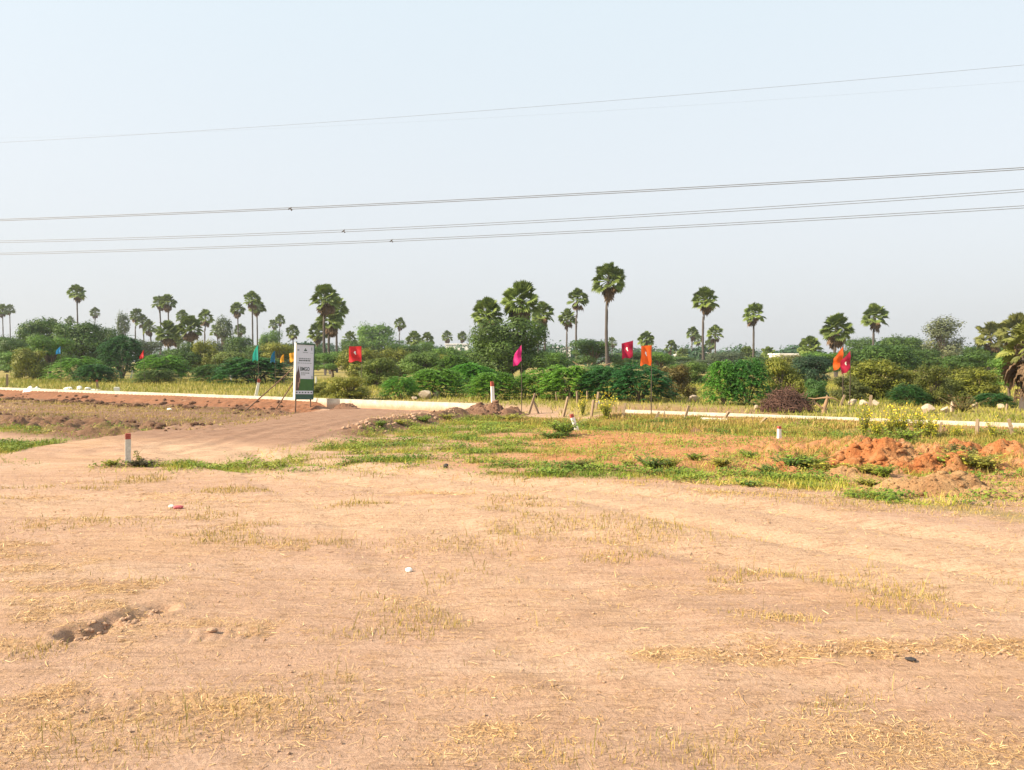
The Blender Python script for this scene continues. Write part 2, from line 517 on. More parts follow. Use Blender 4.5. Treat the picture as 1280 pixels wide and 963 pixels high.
def cloth_mat(name, col, transl=.35):
    m, n, l, p = new_mat(name)
    f = noise(n, l, 5, 3, .5, objcoord(n))
    c = mix_col(n, l, f, tuple(q * .85 for q in col), tuple(min(1, q * 1.1) for q in col))
    l.new(c, p.inputs['Base Color']); p.inputs['Roughness'].default_value = .6
    tr = N(n, 'ShaderNodeBsdfTranslucent'); l.new(c, tr.inputs['Color'])
    ms = N(n, 'ShaderNodeMixShader'); ms.inputs[0].default_value = transl
    l.new(p.outputs[0], ms.inputs[1]); l.new(tr.outputs[0], ms.inputs[2])
    l.new(ms.outputs[0], n['Material Output'].inputs['Surface'])
    return m

def ground_mat():
    m, n, l, p = new_mat('yard_soil')
    oc = objcoord(n)
    big = noise(n, l, .35, 5, .6, oc, .3)
    mp = N(n, 'ShaderNodeMapping'); l.new(oc, mp.inputs[0]); mp.inputs['Scale'].default_value = (.5, 2.2, 1)
    streak = noise(n, l, .9, 7, .65, mp.outputs[0], .3)
    mid = noise(n, l, 2.6, 6, .65, oc, .2)
    fine = noise(n, l, 22, 6, .7, oc)
    grain = noise(n, l, 160, 3, .7, oc)
    base = ramp(n, l, streak, [(.25, (.38, .22, .14)), (.42, (.52, .32, .215)), (.58, (.61, .395, .275)), (.75, (.67, .47, .335))])
    base = mix_col(n, l, rng_map(n, l, big, .42, .66, 0, .55), base, (.60, .375, .20))
    mp3 = N(n, 'ShaderNodeMapping'); l.new(oc, mp3.inputs[0]); mp3.inputs['Scale'].default_value = (.16, 1.1, 1); mp3.inputs['Rotation'].default_value = (0, 0, .08)
    wide = noise(n, l, 1.0, 5, .6, mp3.outputs[0], .4)
    base = mix_col(n, l, rng_map(n, l, wide, .52, .64, 0, .55), base, (.68, .49, .365))
    base = mix_col(n, l, rng_map(n, l, wide, .47, .36, 0, .5), base, (.42, .27, .19))
    pink = noise(n, l, .12, 3, .5, oc)
    base = mix_col(n, l, rng_map(n, l, pink, .44, .60, .55, 0), base, (.52, .345, .265))
    # dry straw dust
    base = mix_col(n, l, rng_map(n, l, mid, .52, .70, 0, .45), base, (.58, .365, .18))
    def blend(base, name, stops, sc=5.0, k=.9):
        f = noise(n, l, sc, 6, .65, oc, .3)
        col = ramp(n, l, f, stops)
        a = N(n, 'ShaderNodeMath', operation='MULTIPLY_ADD'); l.new(f, a.inputs[0]); a.inputs[1].default_value = .7
        sub = N(n, 'ShaderNodeMath', operation='ADD'); l.new(attr(n, name), sub.inputs[0]); sub.inputs[1].default_value = -.35
        l.new(sub.outputs[0], a.inputs[2])
        return mix_col(n, l, rng_map(n, l, a.outputs[0], .12, .72, 0, k), base, col)
    base = blend(base, 'lane', [(.3, (.56, .37, .25)), (.55, (.63, .43, .295)), (.8, (.67, .48, .335))], 2.0, .85)
    base = blend(base, 'straw', [(.3, (.40, .235, .105)), (.55, (.55, .35, .16)), (.8, (.64, .45, .23))], 6.0, .6)
    base = blend(base, 'straw2', [(.3, (.36, .19, .10)), (.5, (.52, .32, .16)), (.75, (.58, .42, .22))], 2.2, .9)
    base = blend(base, 'orange', [(.3, (.40, .14, .05)), (.5, (.56, .235, .09)), (.75, (.62, .34, .17))], 3.0, .97)
    base = blend(base, 'brown', [(.3, (.045, .024, .016)), (.48, (.12, .062, .038)), (.75, (.25, .145, .085))], 4.0, .97)  # dark dug soil; also colours the painted shade on the road berm
    base = blend(base, 'bank', [(.3, (.09, .035, .02)), (.48, (.22, .078, .036)), (.75, (.33, .145, .075))], 4.0, .98)
    base = blend(base, 'roadm', [(.3, (.22, .12, .08)), (.5, (.31, .185, .13)), (.75, (.40, .255, .185))], 2.5, .97)
    base = blend(base, 'green', [(.3, (.12, .13, .03)), (.5, (.24, .23, .05)), (.75, (.42, .32, .11))], 6.0, .8)
    base = blend(base, 'meadow', [(.3, (.14, .16, .03)), (.5, (.29, .27, .055)), (.75, (.44, .35, .11))], 1.2, .97)
    c = mix_col(n, l, rng_map(n, l, fine, .38, .66, .0, .45), base, (.30, .18, .11))
    mp2 = N(n, 'ShaderNodeMapping'); l.new(oc, mp2.inputs[0]); mp2.inputs['Scale'].default_value = (1.3, 11, 1); mp2.inputs['Rotation'].default_value = (0, 0, .05)
    sf = noise(n, l, 1.0, 6, .7, mp2.outputs[0], .6)
    c = mix_col(n, l, rng_map(n, l, sf, .53, .68, 0, .55), c, (.30, .19, .125))
    c = mix_col(n, l, rng_map(n, l, sf, .42, .30, 0, .4), c, (.68, .50, .36))
    c = mix_col(n, l, rng_map(n, l, grain, .25, .75, .25, -.0), c, (.18, .11, .07))
    # thin dark scrape lines along the grading direction
    mp4 = N(n, 'ShaderNodeMapping'); l.new(oc, mp4.inputs[0]); mp4.inputs['Scale'].default_value = (.7, 7, 1); mp4.inputs['Rotation'].default_value = (0, 0, -.04)
    ln = noise(n, l, 1.0, 8, .72, mp4.outputs[0], .8)
    ab = N(n, 'ShaderNodeMath', operation='SUBTRACT'); l.new(ln, ab.inputs[0]); ab.inputs[1].default_value = .5
    ab2 = N(n, 'ShaderNodeMath', operation='ABSOLUTE'); l.new(ab.outputs[0], ab2.inputs[0])
    gate = rng_map(n, l, mid, .42, .56, 0, .75)
    lf = N(n, 'ShaderNodeMath', operation='MULTIPLY'); l.new(rng_map(n, l, ab2.outputs[0], .026, .0, 0, 1), lf.inputs[0]); l.new(gate, lf.inputs[1])
    c = mix_col(n, l, lf.outputs[0], c, (.22, .13, .085))
    l.new(c, p.inputs['Base Color']); p.inputs['Roughness'].default_value = .95
    p.inputs['Specular IOR Level'].default_value = .12
    h = N(n, 'ShaderNodeMath', operation='MULTIPLY_ADD'); l.new(grain, h.inputs[0]); h.inputs[1].default_value = .25; l.new(fine, h.inputs[2])
    b = N(n, 'ShaderNodeBump'); b.inputs['Strength'].default_value = .9; b.inputs['Distance'].default_value = .04
    l.new(h.outputs[0], b.inputs['Height']); l.new(b.outputs[0], p.inputs['Normal'])
    return m

# ------------------------------------------------------------------ ground sheet
def lines(segs):
    out = [segs[0][0]]
    for a, b, s0, s1 in segs:
        x = a
        while x < b - 1e-6:
            t = (x - a) / (b - a)
            x = min(b, x + s0 * (s1 / s0) ** t)
            out.append(x)
    return np.array(out)
xp = lines([(0, 6, .03, .03), (6, 32, .035, .22), (32, 900, .25, 60)])
xs = np.concatenate([-xp[:0:-1], xp])
ys = lines([(-60, 3, 8, .4), (3, 9, .026, .03), (9, 34, .03, .11), (34, 62, .11, .3), (62, 900, .4, 60)])
GX, GY = np.meshgrid(xs, ys)
GZ = gz(GX, GY) + micro(GX, GY)
nx, ny = len(xs), len(ys)
i = np.arange(ny - 1)[:, None] * nx; j = np.arange(nx - 1)[None]
F = np.stack([i + j, i + j + 1, i + nx + j + 1, i + nx + j], -1).reshape(-1, 4)
mb = MB(); mb.add(np.stack([GX, GY, GZ], -1).reshape(-1, 3), F)
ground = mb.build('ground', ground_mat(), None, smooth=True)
ground['kind'] = 'structure'
def vattr(o, name, arr):
    a = o.data.attributes.new(name, 'FLOAT', 'POINT')
    a.data.foreach_set('value', np.clip(arr, 0, 1).astype(np.float32).ravel())
s_ = wall_s(GX, GY)
rm_, rd_, rsd_, rrun_ = road_mask(GX, GY)
left_, right_, _ = bank_mask(GX, GY)
d_, _, _ = seg_dist(GX, GY, LANE); d2_, _, _ = seg_dist(GX, GY, LANE2); d3_, _, _ = seg_dist(GX, GY, LANE3)
lane_ = np.clip(sst(2.0, .8, d_ + .8 * (fbm(GX / 1.5, GY / 1.5, 3, 90) - .5)) + .6 * sst(1.5, .7, d2_ + .6 * (fbm(GX / 1.2, GY / .9, 3, 94) - .5)) + .3 * sst(1.4, .6, d3_ + .7 * (fbm(GX / 1.3, GY / 1.3, 3, 95) - .5)), 0, 1)
vattr(ground, 'lane', lane_)
def straw_mask(x, y):
    d, _, _ = seg_dist(x, y, LANE)
    m = .8 * sst(.50, .80, fbm(x / 1.1, y / .6, 5, 91, .62)) * sst(17.5, 14, y + .25 * x * (x > 0)) * (1 - .8 * sst(1.8, .9, d)) * (1 - .7 * sst(1.3, .6, seg_dist(x, y, LANE3)[0])) * (1 - .6 * sst(1.3, .6, seg_dist(x, y, LANE2)[0]))
    # straw lying along the near right windrow and the near left
    w, _, _ = seg_dist(x, y, [(1.2, 6.45), (2.4, 6.35), (3.4, 6.5), (6.0, 6.3)])
    m = m + .9 * sst(.26, .02, w + .4 * (fbm(x / .4, y / .3, 3, 92) - .5))
    m = m + .35 * sst(1.2, .1, np.hypot((x + 1.9) / 1.2, (y - 5.3) / .6)) + .6 * sst(1.1, .3, np.hypot((x + 4.6) / .8, (y - 6.6) / .25))
    m = m + .5 * sst(1.2, .3, np.hypot((x - 2.6) / 1.4, (y - 4.9) / .5))
    return np.clip(m * (.35 + 1.1 * fbm(x / .5, y / .25, 3, 93)), 0, 1)
vattr(ground, 'straw', straw_mask(GX, GY))
em_ = earth_mask(GX, GY)
gm_ = green_mask(GX, GY) * sst(-6, -2, GX)
vattr(ground, 'orange', np.maximum(np.maximum(1.1 * orange_mask(GX, GY), .5 * sst(15, 18, GY + .3 * GX) * sst(-4, 0, GX) * sst(-2.5, -4, s_)), em_ * sst(.40, .56, fbm(GX / 1.6, GY / 1.2, 4, 68))))
vattr(ground, 'straw2', em_ * .9)
brown_ = 1.25 * left_ * sst(-17, -15.2, s_) * sst(-1.0, -1.8, s_) * (.50 + .6 * np.clip(np.exp(-((s_ + 11.8) / 2.2) ** 2) + .7 * np.exp(-((s_ + 2.2) / .9) ** 2), 0, 1)) * sst(-7.5, -10.5, GX + .5 * (GY - 30) * 0)
berm_shade_ = 1.3 * np.exp(-((rd_ - ROAD_HW - .55) / .75) ** 2) * (rsd_ > 0) * sst(3, 6, rrun_) * (s_ < -.6)  # shade of the berm's near face, painted in as darker brown soil
vattr(ground, 'brown', np.maximum(brown_ * (1 - rm_), berm_shade_))
vattr(ground, 'bank', .5 * sst(3, 5, GX) * sst(14, 10, GX) * sst(11, 4, s_) * (s_ > 0) + left_ * sst(-1.75, -1.2, s_) * (s_ < .1) + right_ * .55 * sst(-2.6, -1.2, s_) * (s_ < .1))
vattr(ground, 'roadm', rm_ * sst(0, 4, rrun_))
vattr(ground, 'green', .8 * green_mask(GX, GY) * (s_ < 0) + .5 * right_ * sst(-5, -3, s_) * sst(-1.2, -2.2, s_))
midd_ = sst(-10.5, -9, GX) * sst(4, 2, GX) * sst(9, 3, s_)
dry_ = sst(3, 5, GX) * sst(14, 10, GX) * sst(11, 4, s_) * (s_ > 0)
vattr(ground, 'meadow', sst(0.2, .8, s_) * (1 - .8 * midd_) * (1 - .7 * dry_))

# ------------------------------------------------------------------ haze
def build_haze():
    m = bpy.data.materials.new('haze'); m.use_nodes = True
    n = m.node_tree.nodes; l = m.node_tree.links
    n.remove(n['Principled BSDF'])
    v = n.new('ShaderNodeVolumePrincipled')
    v.inputs['Color'].default_value = (.74, .80, .86, 1)
    v.inputs['Density'].default_value = HAZE_DENSITY
    v.inputs['Anisotropy'].default_value = .2
    l.new(v.outputs[0], n['Material Output'].inputs['Volume'])
    b = MB(); b.box((0, 420, 22), (1900, 1100, 48))
    o = b.build('haze', m); o['kind'] = 'stuff'
build_haze()

# ------------------------------------------------------------------ kerb walls
def kerb_wall(name, x0, x1, zt, block, label, th=.16, zb=-.05):
    b = MB(); x = x0
    ang = math.atan2(WALL_B, 1)
    while x < x1:
        dx = block / WN
        cx = x + dx / 2; cy = WALL_A + WALL_B * cx
        jz = random.uniform(-.004, .004)
        b.box((cx, cy, (zt + zb) / 2 + jz), (block - .003, th + random.uniform(-.004, .004), zt - zb), ang)
        x += dx
    # mortar core
    cx = (x0 + x) / 2
    b.box((cx, WALL_A + WALL_B * cx, (zt + zb) / 2 - .03), ((x - x0) * WN, th - .05, zt - zb - .06), ang)
    o = b.build(name, M['wall_paint'])
    return tag(o, label, 'wall')
kerb_wall('kerb_wall', -70, -1.55, .48, .38, 'long low whitewashed kerb wall behind the signboard, ending at the brown soil heap')
kerb_wall('kerb_wall', 4.7, 34, .435, 1.2, 'low whitewashed kerb wall on the right, behind the row of leaning fence posts', zb=.0)
p = gpt(893, 526); b = MB(); b.box((0, 0, .05), (1.0, .12, .13), math.atan(WALL_B))
o = b.build('kerb_wall', M['white_paint']); o.location = p + Vector((0, 0, -.02))
tag(o, 'short stray piece of white kerb lying below the right kerb wall', 'kerb piece')

# ------------------------------------------------------------------ plants: templates
def rand_unit(n):
    v = rng.normal(size=(n, 3)); return v / np.linalg.norm(v, axis=1, keepdims=True)

def leaf_quads(mb, P, nrm, size, aspect=.5, tint=None):
    """rhombic leaf clumps at P, facing nrm"""
    n = len(P)
    r = rand_unit(n)
    u = np.cross(nrm, r); u /= np.linalg.norm(u, axis=1, keepdims=True) + 1e-9
    w = np.cross(nrm, u)
    size = np.broadcast_to(np.asarray(size, float), (n,))[:, None]
    bend = nrm * size * .25
    V = np.stack([P - u * size, P - w * size * aspect - bend * .3, P + u * size, P + w * size * aspect - bend * .3], 1)
    F = np.arange(n * 4).reshape(n, 4)
    mb.add(V.reshape(-1, 3), F, tint if tint is not None else rng.random(n))

def crown_points(n, lobes, jitter=.12):
    """points on the skins of a set of lobes (cx,cy,cz,rx,rz), those deep inside another lobe dropped"""
    L = np.array(lobes)
    wgt = L[:, 3] ** 2; k = rng.choice(len(L), n, p=wgt / wgt.sum())
    d = rand_unit(n)
    rr = 1 + rng.normal(size=n) * jitter
    # lumpy surface
    lump = .72 + .56 * vnoise(d[:, 0] * 3 + k * 7.1, d[:, 1] * 3 + d[:, 2] * 2.3, 5)
    rr = rr * lump
    P = L[k, :3] + d * np.stack([L[k, 3], L[k, 3], L[k, 4]], 1) * rr[:, None]
    keep = np.ones(n, bool)
    for q in range(len(L)):
        e = (P - L[q, :3]) / np.array([L[q, 3], L[q, 3], L[q, 4]])
        keep &= ~((np.linalg.norm(e, axis=1) < .72) & (k != q))
    nr = d + rand_unit(n) * .42 + np.array([-.1, 0, .3]); nr /= np.linalg.norm(nr, axis=1, keepdims=True)
    return P[keep], nr[keep], k[keep]

def make_lobes(nl, R, zlo, zhi, rl, flat=.8, topheavy=0.0):
    out = []
    for q in range(nl):
        a = q * 2.399 + rng.uniform(-.3, .3)
        t = (q + .5) / nl
        z = zlo + (zhi - zlo) * (rng.random() ** (1 - topheavy))
        zz = (z - zlo) / (zhi - zlo)
        rad = R * math.sqrt(max(0, 1 - (zz * 1.05 - .25) ** 2 * .9)) * rng.uniform(.35, 1.0)
        r = rl * rng.uniform(.7, 1.25)
        out.append((rad * math.cos(a), rad * math.sin(a), z, r, r * flat))
    return out

def shoots(f, lobes, n, L, lsize):
    """ragged leafy shoots standing out of the crown"""
    A = np.array(lobes); k = rng.integers(0, len(A), n)
    d = rand_unit(n); d[:, 2] = np.abs(d[:, 2]) * 1.1 + .15; d /= np.linalg.norm(d, axis=1, keepdims=True)
    o = A[k, :3] + d * np.stack([A[k, 3], A[k, 3], A[k, 4]], 1) * .85
    m = 9; ln = L * rng.uniform(.3, 1.2, n)
    for q in range(m):
        P = o + d * (ln * q / m)[:, None] + rng.normal(size=(n, 3)) * lsize * .7
        nr = rand_unit(n) * .8 + d; nr /= np.linalg.norm(nr, axis=1, keepdims=True)
        leaf_quads(f, P, nr, lsize * rng.uniform(.5, 1.2, n), .5, rng.random(n))

def limb_tree(mb, lobes, base_r, z0, split):
    pts = [(0, 0, z0), (.01, -.01, split * .5), (0, .01, split)]
    mb.tube(pts, [base_r * 1.25, base_r, base_r * .85], 7)
    for (x, y, z, r, rz) in lobes:
        if z < split + .02: continue
        m = np.array([x * .45, y * .45, split + (z - split) * .55])
        mb.tube([(0, 0, split * .9), m, (x, y, z)], [base_r * .6, base_r * .4, base_r * .15], 5, cap=False)

TEMPL = {}
def template(name, foliage_mb, wood_mb, wood='bark', leafm='leaf'):
    A = np.vstack(foliage_mb.v); top = np.percentile(A[:, 2], 99.6); rad = np.percentile(np.hypot(A[:, 0], A[:, 1]), 98.5)
    kk = np.array([.5 / rad, .5 / rad, 1 / top], np.float32)
    foliage_mb.v = [q * kk for q in foliage_mb.v]
    if wood_mb is not None: wood_mb.v = [q * kk for q in wood_mb.v]
    f = foliage_mb.mesh(name + '_crown'); f.materials.append(M[leafm])
    w = None
    if wood_mb is not None:
        w = wood_mb.mesh(name + '_trunk', True); w.materials.append(M[wood])
    TEMPL[name] = (f, w)

def t_tree(name, nl, nleaf, lsize, zlo, zhi, rl, flat, split, R=.32, jit=.12, base=.03, top=0.0):
    lobes = make_lobes(nl, R, zlo, zhi, rl, flat, top)
    f = MB(); P, nr, k = crown_points(nleaf, lobes, jit)
    lobe_t = rng.random(len(lobes))
    leaf_quads(f, P, nr, lsize * rng.uniform(.6, 1.4, len(P)), .55, np.clip(.55 * rng.random(len(P)) + .45 * lobe_t[k], 0, 1))
    shoots(f, lobes, nl * 5, .13, lsize)
    w = MB(); limb_tree(w, lobes, base, -.03, split)
    template(name, f, w)

t_tree('mango', 24, 12000, .019, .24, .86, .15, .78, .20, R=.40, jit=.18)
t_tree('full', 26, 20000, .017, .22, .88, .17, .85, .16, R=.38, jit=.14)
t_tree('mango_b', 22, 11000, .020, .22, .84, .15, .76, .18, R=.40, jit=.2)
t_tree('spread', 18, 8500, .018, .34, .88, .15, .6, .28, R=.40, jit=.16)
t_tree('airy', 22, 5600, .016, .30, .93, .10, .9, .30, R=.30, jit=.34, base=.018)
t_tree('upright', 13, 6000, .020, .2, .88, .13, 1.3, .14, R=.22, jit=.2)
t_tree('shrub', 20, 10000, .022, .12, .80, .15, .85, .10, R=.42, jit=.22)
t_tree('shrub_b', 24, 10000, .021, .10, .82, .13, .95, .10, R=.42, jit=.28)

def t_acacia(name, ns, leaflet, seed):
    """thorn scrub: arching feathery sprays in layers"""
    f = MB(); w = MB()
    nodes = 11
    a = rng.uniform(0, 2 * PI, ns); up = rng.random(ns) ** .7
    rad = .47 * np.sqrt(1 - (up * .95) ** 2) * rng.uniform(.45, 1.0, ns)
    rad *= .8 + .4 * vnoise(np.cos(a) * 2 + 5, np.sin(a) * 2 + up * 2, seed)
    o = np.stack([rad * np.cos(a), rad * np.sin(a), .08 + .80 * up * (.75 + .4 * vnoise(np.cos(a) * 1.7 + 3, np.sin(a) * 1.7, seed + 3))], 1)
    az = a + rng.normal(size=ns) * .8
    ln = rng.uniform(.14, .30, ns)
    rise = rng.uniform(.05, .5, ns)
    tint0 = rng.random(ns)
    for q in range(nodes):
        t = q / (nodes - 1)
        c = o + np.stack([np.cos(az) * ln * t, np.sin(az) * ln * t, ln * (rise * t - 1.0 * t * t * (.4 + rise * .6))], 1)
        for sd in (-1, 1, 0):
            dirv = np.stack([-np.sin(az) * sd + np.cos(az) * .7, np.cos(az) * sd + np.sin(az) * .7, -.15 + rng.normal(size=ns) * .35], 1)
            dirv /= np.linalg.norm(dirv, axis=1, keepdims=True)
            L = leaflet * rng.uniform(.6, 1.35, ns)[:, None] * (1 - .5 * t)
            side = np.cross(dirv, np.stack([np.zeros(ns), np.zeros(ns), np.ones(ns)], 1) + .6 * rand_unit(ns))
            side /= np.linalg.norm(side, axis=1, keepdims=True) + 1e-9
            V = np.stack([c, c + dirv * L * .5 + side * L * .26, c + dirv * L, c + dirv * L * .5 - side * L * .26], 1)
            f.add(V.reshape(-1, 3), np.arange(ns * 4).reshape(ns, 4), np.clip(.6 * tint0 + .4 * rng.random(ns), 0, 1))
    for q in range(9):
        aa = q * .7; r = .25 + .15 * rng.random()
        w.tube([(0, 0, -.03), (r * .4 * math.cos(aa), r * .4 * math.sin(aa), .3), (r * math.cos(aa), r * math.sin(aa), .62)], [.014, .01, .004], 5, cap=False)
    template(name, f, w)
t_acacia('acacia', 520, .052, 1)
t_acacia('acacia_b', 560, .046, 2)
t_acacia('acacia_c', 480, .058, 3)

def fan_leaf(mb, origin, d, roll, pet, R, nseg=15, droop=.2, tint=.5):
    """a palmyra leaf: petiole and a stiff pleated fan"""
    d = d / np.linalg.norm(d)
    up = np.array([0, 0, 1.]);
    s = np.cross(d, up)
    if np.linalg.norm(s) < 1e-3: s = np.array([1., 0, 0])
    s /= np.linalg.norm(s); n = np.cross(s, d)
    s, n = s * math.cos(roll) + n * math.sin(roll), n * math.cos(roll) - s * math.sin(roll)
    hub = origin + d * pet + np.array([0, 0, -droop * pet * .25])
    pw = .045
    mb.add([origin - s * pw, origin + s * pw, hub + s * pw * .6, hub - s * pw * .6], [(0, 1, 2, 3)], tint)
    mb.add([origin - n * pw, origin + n * pw, hub + n * pw * .6, hub - n * pw * .6], [(0, 1, 2, 3)], tint)
    half = math.radians(rng.uniform(105, 135))
    ths = np.linspace(-half, half, nseg + 1)
    V = []; Fq = []; T = []
    for q in range(nseg):
        a0, a1 = ths[q], ths[q + 1]; am = (a0 + a1) / 2
        RR = R * rng.uniform(.86, 1.04) * (1 - .18 * (abs(am) / half) ** 2)
        def pt(a, r, lift):
            p = hub + (d * math.cos(a) + s * math.sin(a)) * r + n * lift
            p = p + np.array([0, 0, -droop * (r / R) ** 2 * R * .45])
            # cup the fan
            return p + n * (abs(math.sin(a)) * r * .30)
        b = len(V)
        V += [hub, pt(a0, RR * .73, .0), pt(am, RR, -.05), pt(a1, RR * .73, 0), pt(am, RR * .62, .10 * R)]
        Fq += [(b, b + 1, b + 4), (b + 1, b + 2, b + 4), (b + 4, b + 2, b + 3), (b, b + 4, b + 3)]
        T += [np.clip(tint + rng.normal() * .08, 0, 1)] * 4
    mb.add(V, Fq, T)

PALMS = []
def make_palm(nleaf, skirt, lean, seed):
    f = MB(); dead = MB()
    for q in range(nleaf):
        a = q * 2.399963 + rng.uniform(-.2, .2)
        el = math.radians(86 - 120 * ((q + .5) / nleaf) ** .85 + rng.uniform(-8, 8))
        d = np.array([math.cos(a) * math.cos(el), math.sin(a) * math.cos(el), math.sin(el)])
        old = q / nleaf
        fan_leaf(f, np.array([0, 0, .1 * (1 - old)]), d, rng.uniform(-.9, .9), rng.uniform(.95, 1.40), rng.uniform(.80, 1.06),
                 15, .15 + .5 * old, np.clip(.25 + .6 * old * rng.random() + rng.normal() * .15, 0, 1))
    for q in range(skirt):
        a = rng.uniform(0, 2 * PI); el = math.radians(rng.uniform(-80, -38))
        d = np.array([math.cos(a) * math.cos(el), math.sin(a) * math.cos(el), math.sin(el)])
        fan_leaf(dead, np.array([0, 0, -.1 - .4 * rng.random()]), d, rng.uniform(-1.2, 1.2), rng.uniform(.5, 1.0), rng.uniform(.55, .8), 9, 1.1, rng.random())
    fm = f.mesh('palm_crown'); fm.materials.append(M['palm_leaf'])
    dm = dead.mesh('palm_dead_fronds'); dm.materials.append(M['dead_frond'])
    PALMS.append((fm, dm))
make_palm(38, 9, 0, 1); make_palm(30, 8, 0, 2); make_palm(42, 16, 0, 3); make_palm(36, 34, 0, 4); make_palm(26, 12, 0, 5); make_palm(48, 26, 0, 6)
def palm_trunk_mesh(bend):
    b = MB(); n = 16
    z = np.linspace(0, 1, n)
    pts = np.stack([bend * (z - z * z) * 4 * .5, bend * .4 * (z - z * z), z], 1)
    r = .195 - .055 * z + .09 * np.exp(-z * 14) + .012 * np.sin(np.arange(n) * 2.1) + .05 * sst(.93, 1, z)
    b.tube(pts, r, 9)
    me = b.mesh('palm_trunk', True); me.materials.append(M['palm_trunk']); return me
TRUNKS = [palm_trunk_mesh(.1), palm_trunk_mesh(.6), palm_trunk_mesh(-.5)]
GREENP = (.13, .18, .034)

def palm(px, py, w, label, kind=0, group='palmyra palms', Y=None, col=GREENP, bend=0, top_w=4.7, dx=0):
    if Y is None: Y = top_w * FPX / w
    c = pix(px, py, Y)
    gx = c.x + dx
    g = float(gz(gx, Y)) - .05
    H = c.z - g
    s = w * Y / FPX / 3.75
    o = empty('palmyra_palm', (gx, Y, g), label, 'palm', group, rz=0)
    link_mesh('trunk', TRUNKS[bend], o, (0, 0, 0), (s, s, H))
    rz = (px * 1.7 + py) % 6.28
    fm, dm = PALMS[kind]
    v = ((px * 37 + py * 11) % 100) / 100
    cc = tuple(q * (.85 + .35 * v) for q in col)
    link_mesh('crown', fm, o, (0, 0, H), (s, s, s), (0, 0, rz), cc)
    link_mesh('dead_fronds', dm, o, (0, 0, H), (s, s, s), (0, 0, rz))
    return o

def plant(kind, name, cat, px, ytop, w, Y, col, label, group=None, deep=1.0, crown='crown', stem='trunk', zb=None):
    c = pix(px, ytop, Y)
    g = float(gz(c.x, Y)) - .03 if zb is None else zb
    H = c.z - g
    ww = w * Y / FPX
    o = empty(name, (c.x, Y, g), label, cat, group, rz=(px * 2.3 + ytop) % 6.28)
    o.scale = (ww, ww * deep, H)
    f, wd = TEMPL[kind]
    link_mesh(crown, f, o, color=col)
    if wd: link_mesh(stem, wd, o)
    return o

DK = (.056, .106, .018); MID = (.085, .165, .022); OL = (.155, .17, .022); AC = (.12, .255, .028); ACD = (.042, .135, .030); YG = (.17, .19, .03); GR = (.085, .115, .055)

